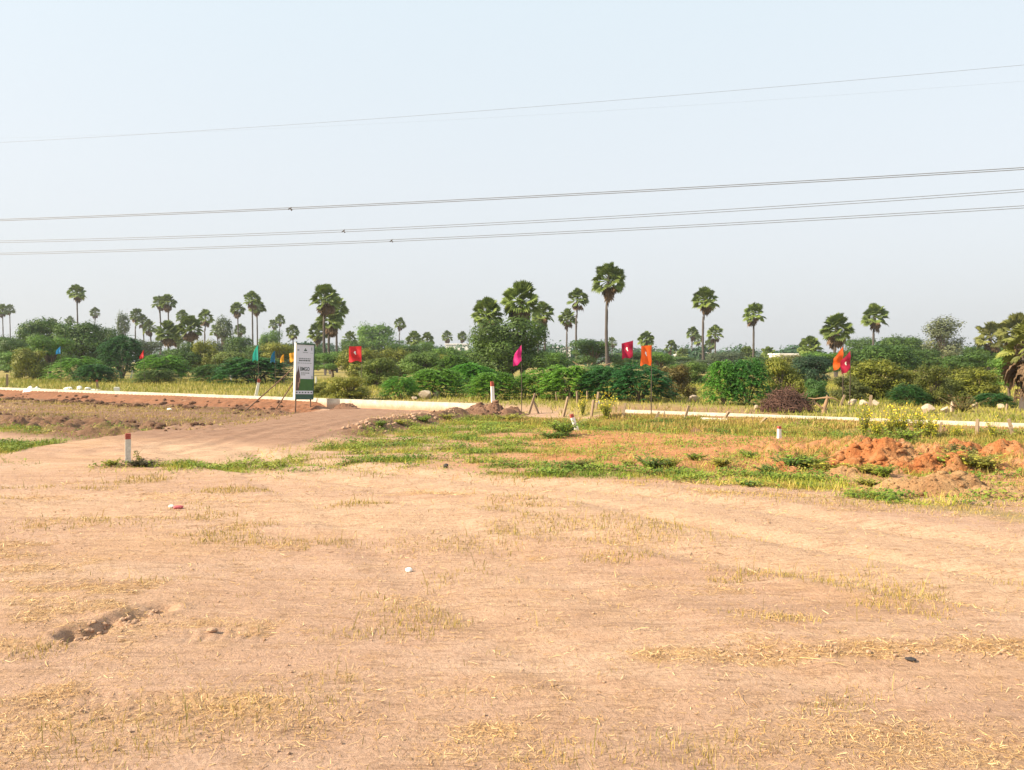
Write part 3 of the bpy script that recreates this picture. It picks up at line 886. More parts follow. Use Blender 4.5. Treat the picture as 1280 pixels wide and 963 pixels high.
# ------------------------------------------------------------------ palms
for a in [
    (3, 388, 15, 'slim palmyra palm at the left edge, the nearer of two crowns there', 0),
    (12, 387, 13, 'slim palmyra palm just behind the leftmost palm', 1),
    (96, 367, 21, 'tall palmyra palm standing alone above the dark trees on the left', 2),
    (119, 391, 13, 'small distant palmyra palm just right of the tall left one', 1),
    (88, 401, 11, 'tiny palmyra crown peeping over the dark trees below the tall left palm', 0),
    (66, 404, 12, 'round palmyra crown just clearing the dark trees at left', 4),
    (170, 394, 17, 'hazy palmyra palm in the pale clump, its highest crown', 1),
    (178, 402, 17, 'hazy palmyra palm in the pale clump, middle of its right side', 0),
    (187, 410, 18, 'hazy palmyra palm in the pale clump, lowest and rightmost', 4),
    (199, 379, 18, 'tall thin palmyra palm, left one of the pair above the leafy palm clump', 1),
    (210, 378, 20, 'tall palmyra palm with brown skirt, right one of the pair above the leafy clump', 3),
    (210, 416, 29, 'low bushy palmyra palm beneath the tall left pair', 5),
    (222, 420, 25, 'low dark palmyra palm tucked between two bushier ones', 2),
    (238, 410, 30, 'bushy palmyra palm with a big skirt of dead fronds, left middle', 3),
    (228, 396, 16, 'small palmyra crown rising behind the skirted bushy palm', 0),
    (257, 397, 20, 'palmyra palm right of the skirted bushy palm, leaning crown', 4),
    (271, 414, 17, 'hazy palmyra palm left of the tall grey pointed tree', 1),
    (297, 387, 18, 'palmyra palm with a brown collar, left of the tall twin palms', 3),
    (315, 375, 22, 'taller of the twin palmyra palms above the cyan flag', 1),
    (321, 384, 20, 'lower of the twin palmyra palms above the cyan flag', 2),
    (300, 413, 15, 'small low palmyra crown below the brown-collared palm', 0),
    (342, 406, 13, 'dark small palmyra crown above the blue flag, left of a pale one', 1),
    (350, 400, 13, 'pale small palmyra palm above the yellow flag', 0),
    (366, 415, 18, 'stocky palmyra palm just above the top left of the signboard', 4),
    (407, 374, 36, 'tallest palmyra palm right of the signboard, in a dense pair', 3),
    (420, 386, 30, 'second palmyra palm of the dense pair right of the signboard', 5),
    (413, 400, 34, 'shaggy palmyra palm with a long brown skirt, lowest of the dense pair group', 3),
    (398, 416, 26, 'short palmyra palm right behind the signboard top', 2),
    (437, 424, 20, 'hazy low palmyra palm above the red flag', 1),
    (500, 405, 15, 'small lone palmyra palm on a thin trunk between red and magenta flags', 0),
    (517, 424, 20, 'palmyra palm with brown skirt, left of a low pair in the middle', 3),
    (534, 425, 19, 'palmyra palm with thin dark trunk, right of the low middle pair', 4),
    (559, 421, 15, 'hazy palmyra palm left of the white building', 1),
    (578, 421, 13, 'hazy palmyra palm in front of the white building', 0),
    (652, 378, 50, 'large spiky palmyra crown topping the central tree clump', 2),
    (610, 393, 40, 'broad palmyra crown on the left shoulder of the central clump', 5),
    (679, 392, 28, 'palmyra palm on the right edge of the central clump', 0),
    (674, 405, 22, 'small palmyra crown tucked under the right edge of the central clump', 4),
    (722, 374, 27, 'upper palmyra palm of the pair right of the central clump', 1),
    (710, 398, 23, 'lower palmyra palm of the pair right of the central clump', 0),
    (761, 351, 42, 'tallest palmyra palm of all, full round crown on a bare trunk', 0),
    (765, 428, 13, 'hazy small palmyra crown left of the crimson flag', 1),
    (808, 425, 21, 'palmyra crown rising behind the orange flag', 5),
    (839, 434, 17, 'low hazy palmyra palm right of the orange flag', 4),
    (853, 444, 18, 'lowest hazy palmyra palm right of the orange flag', 1),
    (866, 417, 16, 'thin hazy palmyra palm left of the tall bare-trunk palm', 0),
    (873, 425, 13, 'second thin hazy palmyra palm left of the tall bare-trunk palm', 4),
    (881, 376, 32, 'tall palmyra palm with brown collar and bare trunk, right of centre', 2),
    (894, 417, 21, 'short palmyra palm just right of the tall brown-collared one', 1),
    (887, 432, 15, 'lowest palmyra crown beside the tall brown-collared palm', 0),
    (942, 393, 28, 'palmyra palm with thin bare trunk over the bright green bush', 1),
    (933, 445, 23, 'squat palmyra palm with brown skirt behind the bright green bush', 3),
    (960, 443, 19, 'squat palmyra palm left of the long white roof', 4),
    (1013, 436, 30, 'dark palmyra palm right of the long white roof', 5),
    (1046, 412, 40, 'palmyra palm with ragged dead skirt above the orange and crimson flags', 3),
    (1094, 396, 31, 'palmyra palm with round crown right of the ragged-skirted one', 0),
    (1175, 443, 22, 'low palmyra crown in front of the airy grey tree', 2),
    (1238, 422, 38, 'palmyra palm with a pale trunk and drooping yellow fronds at right', 4),
    (1272, 416, 46, 'big yellowish palmyra crown at the right edge, behind the shaggy trunk', 2),
]:
    px, py, w, lab, kind = a
    kw = {}
    if px in (1238, 1272): kw = dict(col=(.15, .16, .04))
    if px in (652, 610): kw = dict(Y=88, top_w=4.7)
    if px == 679: kw = dict(Y=125)
    palm(px, py, w, lab, kind, bend=int(px) % 3, **kw)

# shaggy palm at the right edge
def shaggy_palm():
    Y = 34.0
    c = pix(1285, 505, Y); g = float(gz(c.x, Y))
    o = empty('palmyra_palm', (c.x, Y, g - .05), 'young palmyra palm at the right edge, its trunk shaggy with old frond stubs', 'palm', 'palmyra palms')
    H = 2.9
    b = MB(); b.tube([(0, 0, 0), (.03, 0, 1), (0, .02, 2), (-.03, 0, H)], [.36, .32, .36, .30], 12)
    b.build('trunk', M['palm_trunk'], o, True)
    d = MB()
    for q in range(150):
        a = rng.uniform(0, 2 * PI); z = rng.uniform(.55, H)
        k = np.array([math.cos(a), math.sin(a), 0])
        p0 = k * .28 + np.array([0, 0, z]); L = rng.uniform(.3, .6)
        d.tube([p0, p0 + k * L * .45 + np.array([0, 0, L * .2]), p0 + k * L * .6 + np.array([0, 0, -L * .35])], [.05, .04, .015], 4)
    for q in range(16):
        a = rng.uniform(0, 2 * PI); el = math.radians(rng.uniform(-75, -30))
        fan_leaf(d, np.array([0, 0, H - .3]), np.array([math.cos(a) * math.cos(el), math.sin(a) * math.cos(el), math.sin(el)]), rng.uniform(-1, 1), .7, .7, 9, 1.0, rng.random())
    d.build('dead_fronds', M['dead_frond'], o)
    link_mesh('crown', PALMS[4][0], o, (0, 0, H), (.58, .58, .58), (0, 0, 1), (.17, .19, .04))
shaggy_palm()

# ------------------------------------------------------------------ trees and bushes
T, B = 'tree', 'bush'
def tree(kind, *a, **k): return plant(kind, 'broadleaf_tree', T, *a, **k)
def shrub(kind, *a, **k): return plant(kind, 'shrub', B, *a, crown='foliage', stem='stem', **k)
def thorn(kind, *a, **k): return plant(kind, 'thorn_bush', B, *a, crown='foliage', stem='stem', **k)

# far left
tree('spread', 45, 398, 70, 130, DK, 'dark broad tree with layered crown at far left')
tree('mango', 100, 402, 80, 118, DK, 'dark dense tree under the tall lone left palm')
tree('mango_b', 18, 425, 50, 120, DK, 'low dark tree at the left edge behind the field')
tree('spread', 62, 420, 70, 100, MID, 'mid green tree in front of the dark layered tree at left')
tree('upright', 153, 390, 20, 230, GR, 'hazy pointed tree at the left of the pale palm clump')
tree('mango_b', 132, 410, 40, 150, DK, 'dark rounded tree left of the pale palm clump')
thorn('acacia', 152, 420, 66, 92, (.04, .11, .03), 'tall domed thorn tree with fine green leaves near the small red flag', 'thorn bushes behind the field')
tree('shrub', 40, 436, 50, 88, OL, 'olive shrubby tree behind the blue flag at far left')
thorn('acacia_b', 95, 447, 75, 84, AC, 'wide light green thorn bush under the blue flag at far left', 'thorn bushes behind the field')
thorn('acacia_c', 120, 456, 60, 76, (.045, .13, .03), 'low dark green thorn bush between blue and small red flags', 'thorn bushes behind the field')
thorn('acacia', 205, 444, 74, 84, AC, 'flat topped thorn bush right of the small red flag', 'thorn bushes behind the field')
thorn('acacia_b', 195, 462, 66, 74, (.09, .14, .03), 'low yellow green thorn bush in front of the flat topped one', 'thorn bushes behind the field')
tree('upright', 278, 396, 34, 180, GR, 'tall grey green pointed tree left of the cyan flag')
tree('shrub_b', 258, 425, 46, 110, OL, 'olive tree below the skirted bushy palm')
tree('mango_b', 240, 428, 40, 120, DK, 'dark tree in the gap under the low palms')
tree('mango', 300, 420, 44, 160, DK, 'hazy dark tree behind the grey pointed tree')
tree('spread', 350, 428, 60, 120, OL, 'olive spreading tree behind the yellow flags')
thorn('acacia_c', 318, 448, 110, 76, ACD, 'wide dark thorn bush under the cyan flag', 'thorn bushes behind the field')
thorn('acacia', 262, 456, 50, 78, (.07, .14, .03), 'small light thorn bush left of the wide dark one', 'thorn bushes behind the field')
tree('mango_b', 338, 413, 34, 200, MID, 'hazy round tree behind the small palms left of the signboard')
# centre left
tree('mango', 470, 405, 66, 250, MID, 'large hazy round tree rising behind the red flag')
tree('mango_b', 440, 425, 50, 170, DK, 'hazy dark tree just behind the red flag')
tree('spread', 415, 440, 60, 105, MID, 'green tree under the dense palm pair')
tree('shrub', 455, 435, 66, 96, OL, 'olive green tree right behind the red flag')
tree('shrub_b', 492, 436, 60, 100, OL, 'brownish olive tree below the small lone palm')
tree('mango_b', 530, 428, 46, 190, MID, 'hazy tree behind the low middle palm pair')
tree('shrub', 556, 434, 50, 125, MID, 'green tree right of the low middle palm pair')
shrub('shrub_b', 436, 470, 64, 46, (.20, .21, .03), 'yellow green shrub behind the kerb, right of the signboard')
shrub('shrub', 400, 478, 30, 48, OL, 'small olive shrub just right of the signboard')
# central clump
tree('full', 638, 398, 122, 84, (.06, .105, .016), 'big dark olive tree under the central palm crowns', deep=.9)
tree('mango_b', 610, 418, 60, 90, MID, 'dark green tree on the left side of the central clump')
tree('spread', 742, 424, 78, 130, DK, 'dark round tree with bare lower branches left of the tallest palm')
tree('mango', 790, 440, 60, 150, DK, 'dark hazy tree behind the crimson flag')
for q in [
    ('acacia', 545, 462, 90, 50, AC, 'bright green thorn bush behind the two pale boulders'),
    ('acacia_b', 500, 470, 60, 47, (.10, .25, .03), 'low green thorn bush left of the two pale boulders'),
    ('acacia_c', 590, 455, 84, 56, (.09, .25, .03), 'green thorn bush left of the magenta flag'),
    ('acacia', 617, 466, 78, 46, AC, 'bright thorn bush right behind the white red-tipped post'),
    ('acacia_b', 672, 462, 84, 47, AC, 'light green thorn bush right of the magenta flag'),
    ('acacia_c', 712, 458, 90, 45, (.14, .29, .035), 'brightest green thorn bush behind the crossed posts'),
    ('acacia', 760, 458, 92, 44, ACD, 'dark green thorn bush left of the crimson flag pole'),
    ('acacia_b', 800, 455, 100, 42, (.035, .13, .035), 'dark blue green thorn bush between the crimson and orange flag poles'),
    ('acacia_c', 570, 445, 70, 72, MID, 'farther thorn bush below the white building'),
]: thorn(*q[:-1], q[-1], 'thorn bushes along the plot edge')
shrub('shrub', 843, 457, 54, 45, (.12, .095, .025), 'brownish olive shrub right of the orange flag')
tree('spread', 825, 440, 56, 110, MID, 'mid green tree behind the orange flag')
tree('mango_b', 870, 450, 60, 140, GR, 'hazy grey green tree behind the thin palms')
thorn('acacia_c', 905, 452, 60, 39, (.09, .23, .03), 'bright green thorn bush, left half of the dense pair by the brush pile')
thorn('acacia', 935, 450, 66, 38.5, (.055, .165, .03), 'dark green thorn bush, right half of the dense pair by the brush pile')
tree('shrub_b', 978, 446, 60, 40, OL, 'olive tree right behind the brown brush pile')
tree('mango', 1012, 444, 56, 58, (.028, .06, .028), 'dark blue green tree under the dark palm right of the white roof')
shrub('shrub', 1020, 474, 40, 38, (.06, .13, .03), 'small green shrub beside the brown brush pile')
tree('spread', 1075, 422, 50, 170, DK, 'hazy tree left of the round crowned palm')
tree('mango', 1130, 420, 70, 165, DK, 'dark hazy trees mass between the round palm and the airy tree')
tree('mango_b', 1100, 432, 70, 140, DK, 'dark tree behind the round crowned palm')
tree('shrub', 1095, 450, 76, 44, OL, 'olive tree below the round crowned palm')
tree('shrub_b', 1060, 470, 50, 43, (.085, .10, .024), 'olive shrubby tree beneath the orange flag')
tree('shrub_b', 1168, 456, 50, 38.5, (.09, .105, .018), 'small round olive tree near the right boulders')
thorn('acacia_b', 1135, 480, 54, 38, (.045, .12, .03), 'low dark green thorn bush left of the small round olive tree')
tree('airy', 1180, 397, 66, 150, (.12, .14, .07), 'airy grey green tree with see-through crown on the right')
tree('mango_b', 1225, 434, 60, 120, DK, 'dark tree behind the pale trunk palm')
tree('shrub', 1222, 460, 70, 41, OL, 'olive tree left of the pale trunk palm foot')
tree('spread', 1262, 446, 60, 46, MID, 'green tree under the yellowish right-hand palm crown')
thorn('acacia_c', 1242, 492, 56, 37, (.045, .13, .03), 'low green thorn bush beside the shaggy trunk')
shrub('shrub_b', 1205, 470, 30, 45, (.16, .11, .07), 'bare brownish shrub below the airy grey tree')

for q in [
    ('mango', 8, 420, 60, 150, DK, 'low dark tree filling the far left edge below the slim palms'),
    ('spread', 180, 425, 60, 190, GR, 'hazy spreading tree under the pale palm clump'),
    ('mango_b', 325, 432, 60, 140, DK, 'dark tree standing behind the cyan flag'),
    ('mango', 385, 432, 50, 150, MID, 'green tree between the signboard and the dense palm pair'),
    ('spread', 505, 430, 60, 150, DK, 'dark tree under the small lone palm'),
    ('shrub', 545, 442, 60, 105, OL, 'olive tree left of the central clump'),
    ('mango_b', 580, 438, 50, 150, MID, 'hazy green tree below the white building left of the central clump'),
    ('mango', 690, 440, 60, 120, MID, 'green tree right of the central clump below the white building'),
    ('spread', 850, 446, 60, 180, DK, 'hazy low tree under the lowest hazy palms'),
    ('mango_b', 905, 440, 60, 190, GR, 'grey hazy tree behind the dense green bush pair'),
    ('mango', 955, 446, 60, 120, DK, 'dark tree behind the squat palms'),
    ('spread', 1030, 440, 70, 90, MID, 'green tree behind the ragged palm'),
    ('mango', 1150, 436, 70, 110, DK, 'dark tree left of the airy grey tree'),
    ('shrub_b', 1130, 462, 60, 45, OL, 'olive tree between the two right hand olive ones'),
    ('mango_b', 1195, 446, 50, 100, MID, 'green tree under the airy grey tree'),
    ('spread', 1250, 432, 60, 130, DK, 'dark tree behind the right hand palm crowns'),
    ('mango', 1112, 430, 84, 84, (.05, .10, .02), 'tall dark green tree between the ragged palm and the round crowned palm'),
    ('spread', 1205, 442, 76, 80, DK, 'green tree filling the gap below the airy grey tree'),
    ('mango_b', 1062, 436, 60, 100, DK, 'dark green tree right behind the orange and crimson pair of flags'),
    ('mango', 985, 444, 60, 78, (.12, .13, .03), 'brownish green tree under the long white building'),
    ('shrub_b', 862, 452, 60, 74, (.10, .16, .03), 'fresh green tree right of the brownish olive shrub'),
    ('mango_b', 752, 456, 50, 72, (.06, .13, .035), 'dark green tree at the foot of the tallest palm'),
    ('mango', 525, 440, 60, 84, (.10, .17, .03), 'green tree below the low middle palm pair'),
    ('shrub', 470, 448, 60, 66, (.13, .17, .03), 'olive green tree under the red flag'),
    ('spread', 20, 440, 60, 96, MID, 'mid green low tree at the left edge by the field'),
    ('mango_b', 225, 436, 70, 110, DK, 'dark green tree below the leafy palm clump'),
    ('shrub', 290, 440, 60, 96, (.12, .16, .03), 'olive tree left of the cyan flag'),
    ('shrub', 1190, 472, 50, 41, (.10, .12, .022), 'low olive tree right of the small round olive tree'),
]: tree(*q)

# far tree belt (reads as one mass)
def treeline():
    b = MB()
    for q in range(330):
        Y = rng.uniform(250, 560); X = rng.uniform(-.80, .80) * Y
        h = rng.uniform(4, 10.5); w = h * rng.uniform(.7, 1.5)
        lobes = [(X + rng.normal() * w * .25, Y + rng.normal() * w * .2, h * rng.uniform(.35, .8), w * .33, h * .24) for _ in range(6)]
        lobes.append((X, Y, h * .25, w * .45, h * .3))
        P, nr, k = crown_points(420, lobes, .15)
        leaf_quads(b, P, nr, rng.uniform(.4, .9, len(P)), .6, np.clip(rng.random(len(P)) * .7 + .2 * rng.random(), 0, 1))
    o = b.build('far_treeline', M['leaf']); o.color = (.04, .09, .04, 1); o['kind'] = 'stuff'
    tag(o, 'distant hazy belt of trees along the horizon', 'treeline')
treeline()

# ------------------------------------------------------------------ far buildings
def building(px, pyt, w, h, Y, label, roof='white', win=True):
    c = pix(px, pyt, Y); ww = w * Y / FPX; H = c.z
    o = empty('building', (c.x, Y, 0), label, 'building')
    b = MB(); b.box((0, 0, H / 2 - .2), (ww, 9, H - .4)); b.build('wall', M['building_white'], o)
    r = MB(); r.box((0, 0, H - .2), (ww + .6, 9.6, .38)); r.build('roof', M['building_white'] if roof == 'white' else M['roof_green'], o)
    if win:
        n = max(2, int(ww / 4))
        for fl in range(max(1, int(H / 3.3))):
            for q in range(n):
                k = MB(); k.box(((q + .5) / n * ww - ww / 2, -4.53, H - 2.2 - fl * 3.2), (1.3, .08, 1.2)); k.build('window', M['building_dark'], o)
building(572, 430, 28, 10, 300, 'white distant building left of the central tree clump')
building(697, 434, 30, 10, 290, 'white distant building just right of the central tree clump', win=False)
building(865, 441, 40, 30, 310, 'white distant building behind the thin hazy palms')
building(990, 442, 44, 10, 220, 'long white flat roofed building behind the bright green bushes', win=False)
building(1214, 444, 22, 8, 260, 'shed with pale green roof behind the airy tree', roof='green', win=False)

# ------------------------------------------------------------------ power lines
def power_line(pts3, label, gap, rad, spacer_px=None):
    """three pixel anchors with distances; a sagging curve through them, carried on past both sides of the frame"""
    A = [np.array(pix(*p)) for p in pts3]
    X = np.array([a[0] for a in A])
    cy = np.polyfit(X, [a[1] for a in A], 1); cz = np.polyfit(X, [a[2] for a in A], 2)
    xs_ = np.linspace(-75, 65, 121)
    o = empty('power_line', (0, 0, 0), label, 'power line', 'overhead power lines')
    for k in ((-.5, .5) if gap else (0,)):
        b = MB()
        b.tube(np.stack([xs_, np.polyval(cy, xs_) + k * gap * .6, np.polyval(cz, xs_) + k * gap], 1), rad, 5, cap=False)
        b.build('conductor', M['cable'], o, True)
    if spacer_px:
        # x where the line passes behind the spacer pixel
        best = min(xs_2 := np.linspace(-40, 20, 1200), key=lambda x: abs(x / np.polyval(cy, x) - (spacer_px - 640) / FPX))
        y, z = np.polyval(cy, best), np.polyval(cz, best)
        b = MB()
        b.tube([(best - .08, y - gap * .36, z - gap * .6), (best, y, z), (best + .08, y + gap * .36, z + gap * .6)], [.035, .025, .035], 6)
        b.tube([(best + .02, y, z), (best + .10, y, z - .10)], [.03, .045], 6)
        b.build('spacer', M['pole'], o)
power_line([(0, 274.5, 44), (600, 251.5, 38), (1280, 209.5, 32)], 'twin overhead cable, uppermost of the three thick lines', .09, .017, 364)
power_line([(0, 302, 52.5), (600, 282, 44), (1280, 237.5, 36.5)], 'twin overhead cable, middle of the three thick lines', .13, .015, 430)
power_line([(0, 317, 58.5), (600, 298, 49), (1280, 257.5, 40)], 'twin overhead cable, lowest of the three thick lines', .13, .017, 490)
power_line([(0, 177, 50), (640, 140, 42), (1280, 78.5, 35)], 'single thin overhead wire, highest in the sky', 0, .007)
power_line([(0, 171, 72), (640, 151, 62), (1280, 98, 52)], 'very faint overhead wire just under the highest one', 0, .003)

# ------------------------------------------------------------------ signboard
def signboard():
    g = gpt(379, 513)
    o = empty('signboard', g, 'tall white and green advertising signboard on two legs beside the dirt road', 'signboard', rz=math.radians(46))
    o.rotation_euler = (0, math.radians(2.2), math.radians(46))
    Wd, Hh, D = 1.02, 2.62, .15
    z0 = .62
    px_top = pix(380, 431, g.y).z - g.z
    Hh = px_top - z0
    fr = MB()
    fr.box((0, 0, z0 + Hh + .03), (Wd + .06, D, .07)); fr.box((0, 0, z0 - .035), (Wd + .06, D, .07))
    fr.box((Wd / 2 + .015, 0, z0 + Hh / 2), (.03, D, Hh)); 
    fr.build('frame', M['green_frame'], o)
    e = MB(); e.box((-Wd / 2 - .02, .0, z0 + Hh / 2), (.04, D + .02, Hh + .13)); e.build('frame', M['metal_edge'], o)
    p = MB(); p.box((0, -.02, z0 + Hh / 2), (Wd, .05, Hh)); p.build('panel', M['print_white'], o)
    panel = [c for c in o.children if c.name.startswith('panel')][0]
    f = -.047
    def rect(u0, u1, v0, v1, mat, nm, off=0):
        b = MB(); b.box(((u0 + u1) / 2 * Wd - Wd / 2, f - off, z0 + Hh * (1 - (v0 + v1) / 2)), ((u1 - u0) * Wd, .004, (v1 - v0) * Hh))
        return b.build(nm, M[mat], panel)
    # field picture, strips
    rect(0.005, .995, .64, .86, 'print_green', 'field_picture')
    rect(0.005, .995, .86, .925, 'print_white', 'strip', .001)
    rect(0.005, .995, .925, .998, 'green_frame', 'strip')
    def words(u0, u1, v, h, mat='print_grey', n=7, nm='text_line', off=0.0):
        b = MB(); u = u0
        while u < u1:
            w = min(random.uniform(.05, .13) * (u1 - u0) / .7, u1 - u)
            b.box(((u + w / 2) * Wd - Wd / 2, f - off, z0 + Hh * (1 - v)), (w * Wd, .004, h * Hh)); u += w + .022
        b.build(nm, M[mat], panel)
    words(.16, .84, .262, .022, 'print_grey'); words(.17, .80, .298, .022, 'print_dark'); words(.10, .88, .345, .010, 'print_grey')
    words(.30, .78, .530, .014, 'print_dark'); words(.32, .55, .562, .022, 'print_grey')
    b = MB()
    for q in range(6): b.box(((.08 + q * .165) * Wd - Wd / 2, f - .004, z0 + Hh * (1 - .893)), (.09 * Wd, .004, .022 * Hh))
    b.build('caption_strip_lettering', M['print_dark'], panel)
    # emblems along the top
    def disc(u, v, r, mat, nm, sx=1, sz=1):
        b = MB(); t = np.linspace(0, 2 * PI, 17)[:-1]
        c = np.array([u * Wd - Wd / 2, f, z0 + Hh * (1 - v)])
        V = np.stack([c[0] + r * sx * np.cos(t), np.full(16, f - .002), c[2] + r * sz * np.sin(t)], 1)
        b.add(np.vstack([c - np.array([0, .002, 0]), V]), [(0, 1 + q, 1 + (q + 1) % 16) for q in range(16)])
        return b.build(nm, M[mat], panel)
    disc(.12, .105, .05, 'print_grey', 'emblem', 1.2, .9)
    disc(.52, .085, .05, 'print_green', 'emblem', .5, 1.1); rect(.44, .60, .095, .118, 'print_dark', 'emblem', .002); words(.38, .66, .147, .016, 'print_grey')
    disc(.87, .075, .05, 'print_grey', 'emblem', .55, 2.0); words(.80, .95, .155, .010, 'print_grey')
    # headline
    cu = bpy.data.curves.new('headline', 'FONT'); cu.body = 'BMGO'; cu.size = .34; cu.align_x = 'LEFT'; cu.extrude = .003; cu.offset = .004
    t = bpy.data.objects.new('headline', cu); COL.objects.link(t); t.parent = panel
    t.location = (.24 * Wd - Wd / 2, f - .004, z0 + Hh * (1 - .488)); t.rotation_euler = (PI / 2, 0, 0); t.scale = (.56, .82, 1)
    cu.materials.append(M['print_dark'])
    bpy.context.view_layer.update()
    me = bpy.data.meshes.new_from_object(t.evaluated_get(bpy.context.evaluated_depsgraph_get()))
    t2 = bpy.data.objects.new('lettering', me); COL.objects.link(t2); t2.parent = panel
    t2.location = t.location; t2.rotation_euler = t.rotation_euler; t2.scale = t.scale
    if not me.materials: me.materials.append(M['print_dark'])
    bpy.data.objects.remove(t)
    # brown tower pictured on the left over the field
    b = MB()
    prof = [(.02, .86), (.02, .58), (.06, .52), (.09, .50), (.12, .455), (.145, .395), (.165, .455), (.20, .50), (.23, .55), (.25, .60), (.25, .72), (.20, .86)]
    V = np.array([(u * Wd - Wd / 2, f - .004, z0 + Hh * (1 - v)) for u, v in prof])
    c = V.mean(0)
    b.add(np.vstack([c, V]), [(0, 1 + q, 1 + (q + 1) % len(prof)) for q in range(len(prof))]); b.build('tower_picture', M['print_brown'], panel)
    rect(.20, .255, .62, .72, 'print_skin', 'tower_picture', .006); rect(.13, .18, .70, .80, 'print_skin', 'tower_picture', .006)
    rect(.90, .95, .58, .635, 'print_grey', 'emblem', .001)
    for sx in (-.42, .42):
        b = MB(); b.box((sx * Wd, .03, (z0 - .1) / 2), (.055, .055, z0 + .16)); b.build('leg', M['wood_leg'], o)
    # braces run back to the left, like propped poles
    for k, (px, py, tx, ty) in enumerate([(306, 517, 348, 460), (345, 512, 362, 478)]):
        a = gpt(px, py); Yt = g.y + .7
        t_ = pix(tx, ty, Yt)
        b = MB(); inv = o.matrix_world
        def loc(v):
            d = Vector(v) - g; r = -math.radians(46)
            return (d.x * math.cos(r) - d.y * math.sin(r), d.x * math.sin(r) + d.y * math.cos(r), d.z)
        end = Vector(t_)
        top = g + Vector((-.35, .55, z0 + 1.9 - .5 * k))
        b.tube([loc(a), loc(a.lerp(top, .5) + Vector((0, 0, -.03))), loc(top)], [.035, .03, .025], 6)
        b.build('brace', M['wood_leg'], o)
signboard()

# ------------------------------------------------------------------ flags
def flag(px, top, w, h, col, label, Y=None, base_py=None, side=-1, lean=0.0, emblem=True, seed=0, ragged=.2, tri=0.0, skew=0.0):
    if base_py: g = gpt(px, base_py); Y = g.y
    else: g = on_ground(px, Y)
    t = pix(px, top, Y)
    H = t.z - g.z
    o = empty('flag', g, label, 'flag', 'coloured plot flags on poles')
    b = MB(); b.tube([(0, 0, -.1), (lean * .4, 0, H * .5), (lean, 0, H + .03)], [.022, .019, .013], 6); b.build('pole', M['pole'], o, True)
    ww = w * Y / FPX; hh = h * Y / FPX
    nu, nv = 14, 12
    u = np.linspace(0, 1, nu); v = np.linspace(0, 1, nv)
    U, V = np.meshgrid(u, v)
    ph = seed * 1.3
    X = side * ww * (U * (1 - .10 * V * np.sin(ph)) ) + lean * (1 - V * hh / H)
    Yy = .16 * ww * np.sin(U * 6.0 + V * 2.2 + ph) * U + .05 * ww * np.sin(V * 9 + U * 3 + ph)
    Z = H - V * hh - U * ww * (.20 + ragged * math.sin(ph)) + .05 * hh * np.sin(U * 7 + ph) * V
    X = X * (1 - tri + tri * 1.15 * V ** .8 * (1.25 - .6 * V)) ; Z = Z - skew * hh * U * (1 - .5 * V)
    P = np.stack([X, Yy, Z], -1)
    i = np.arange(nv - 1)[:, None] * nu; j = np.arange(nu - 1)[None]
    F = np.stack([i + j, i + j + 1, i + nu + j + 1, i + nu + j], -1).reshape(-1, 4)
    b = MB(); b.add(P.reshape(-1, 3), F)
    cl = b.build('cloth', cloth_mat('flag_cloth', col), o, True)
    if emblem:
        # white print in the middle of the cloth, following its folds
        mask = [(0.46, .36), (.56, .31), (.61, .42), (.55, .47), (.47, .58), (.42, .54), (.48, .45)]
        def at(uu, vv):
            x, y = uu * (nu - 1), vv * (nv - 1); a, c = int(x), int(y)
            return P[c, a] + (P[c, min(a + 1, nu - 1)] - P[c, a]) * (x - a) + (P[min(c + 1, nv - 1), a] - P[c, a]) * (y - c)
        for off in (-.012, .012):
            b = MB(); Q = np.array([at(*m) for m in mask]) + np.array([0, off, 0])
            b.add(np.vstack([Q.mean(0), Q]), [(0, 1 + q, 1 + (q + 1) % len(mask)) for q in range(len(mask))])
            b.build('emblem', M['litter_white'], cl)
    return o
RED = (.62, .015, .02); ORANGE = (.85, .13, .012); MAG = (.62, .01, .19); CRIM = (.45, .008, .05); CYAN = (.03, .45, .36); BLUE = (.01, .12, .24); YEL = (.75, .35, .02); SKY = (.03, .25, .55)
flag(652, 431, 13, 21, MAG, 'magenta flag on a dark pole beside the brown soil heap', base_py=515, seed=1.0, emblem=False, tri=.45, skew=.2)
flag(791, 426, 14, 20, CRIM, 'crimson flag on a pole left of the bright orange one', Y=44, seed=2.2)
flag(814, 432, 13, 24, ORANGE, 'bright orange flag right beside the lone crimson flag', base_py=519, seed=3.1)
flag(452, 433, 15, 19, RED, 'large red flag behind the kerb, right of the signboard', Y=48, seed=4.0)
flag(1054, 433, 12, 22, ORANGE, 'orange flag overlapping a crimson one under the ragged palm', Y=38, seed=5.2, emblem=False, tri=.0, skew=.55)
flag(1063, 439, 12, 22, CRIM, 'crimson flag overlapping the orange one under the ragged palm', Y=37.4, seed=6.1, skew=.35)
flag(323, 431, 9, 19, CYAN, 'cyan flag hanging over the dark thorn bush left of the signboard', Y=60, seed=7.3, emblem=False, tri=.85)
flag(344, 439, 7, 14, BLUE, 'dark blue flag between the cyan and the yellow flags', Y=60, seed=8, emblem=False, tri=.85)
flag(355, 443, 6, 10, YEL, 'small yellow flag left of the signboard', Y=63, seed=9.1, emblem=False, tri=.85)
flag(369.5, 440, 8, 11, YEL, 'yellow flag half hidden by the left edge of the signboard', Y=64, seed=10, emblem=False)
flag(180, 437, 7, 10, RED, 'small red flag in front of the domed thorn tree at left', Y=72, seed=11.4, emblem=False, tri=.85)
flag(76, 433, 7, 9, SKY, 'small bright blue flag at far left above the light thorn bush', Y=75, seed=12.2, emblem=False, tri=.85)

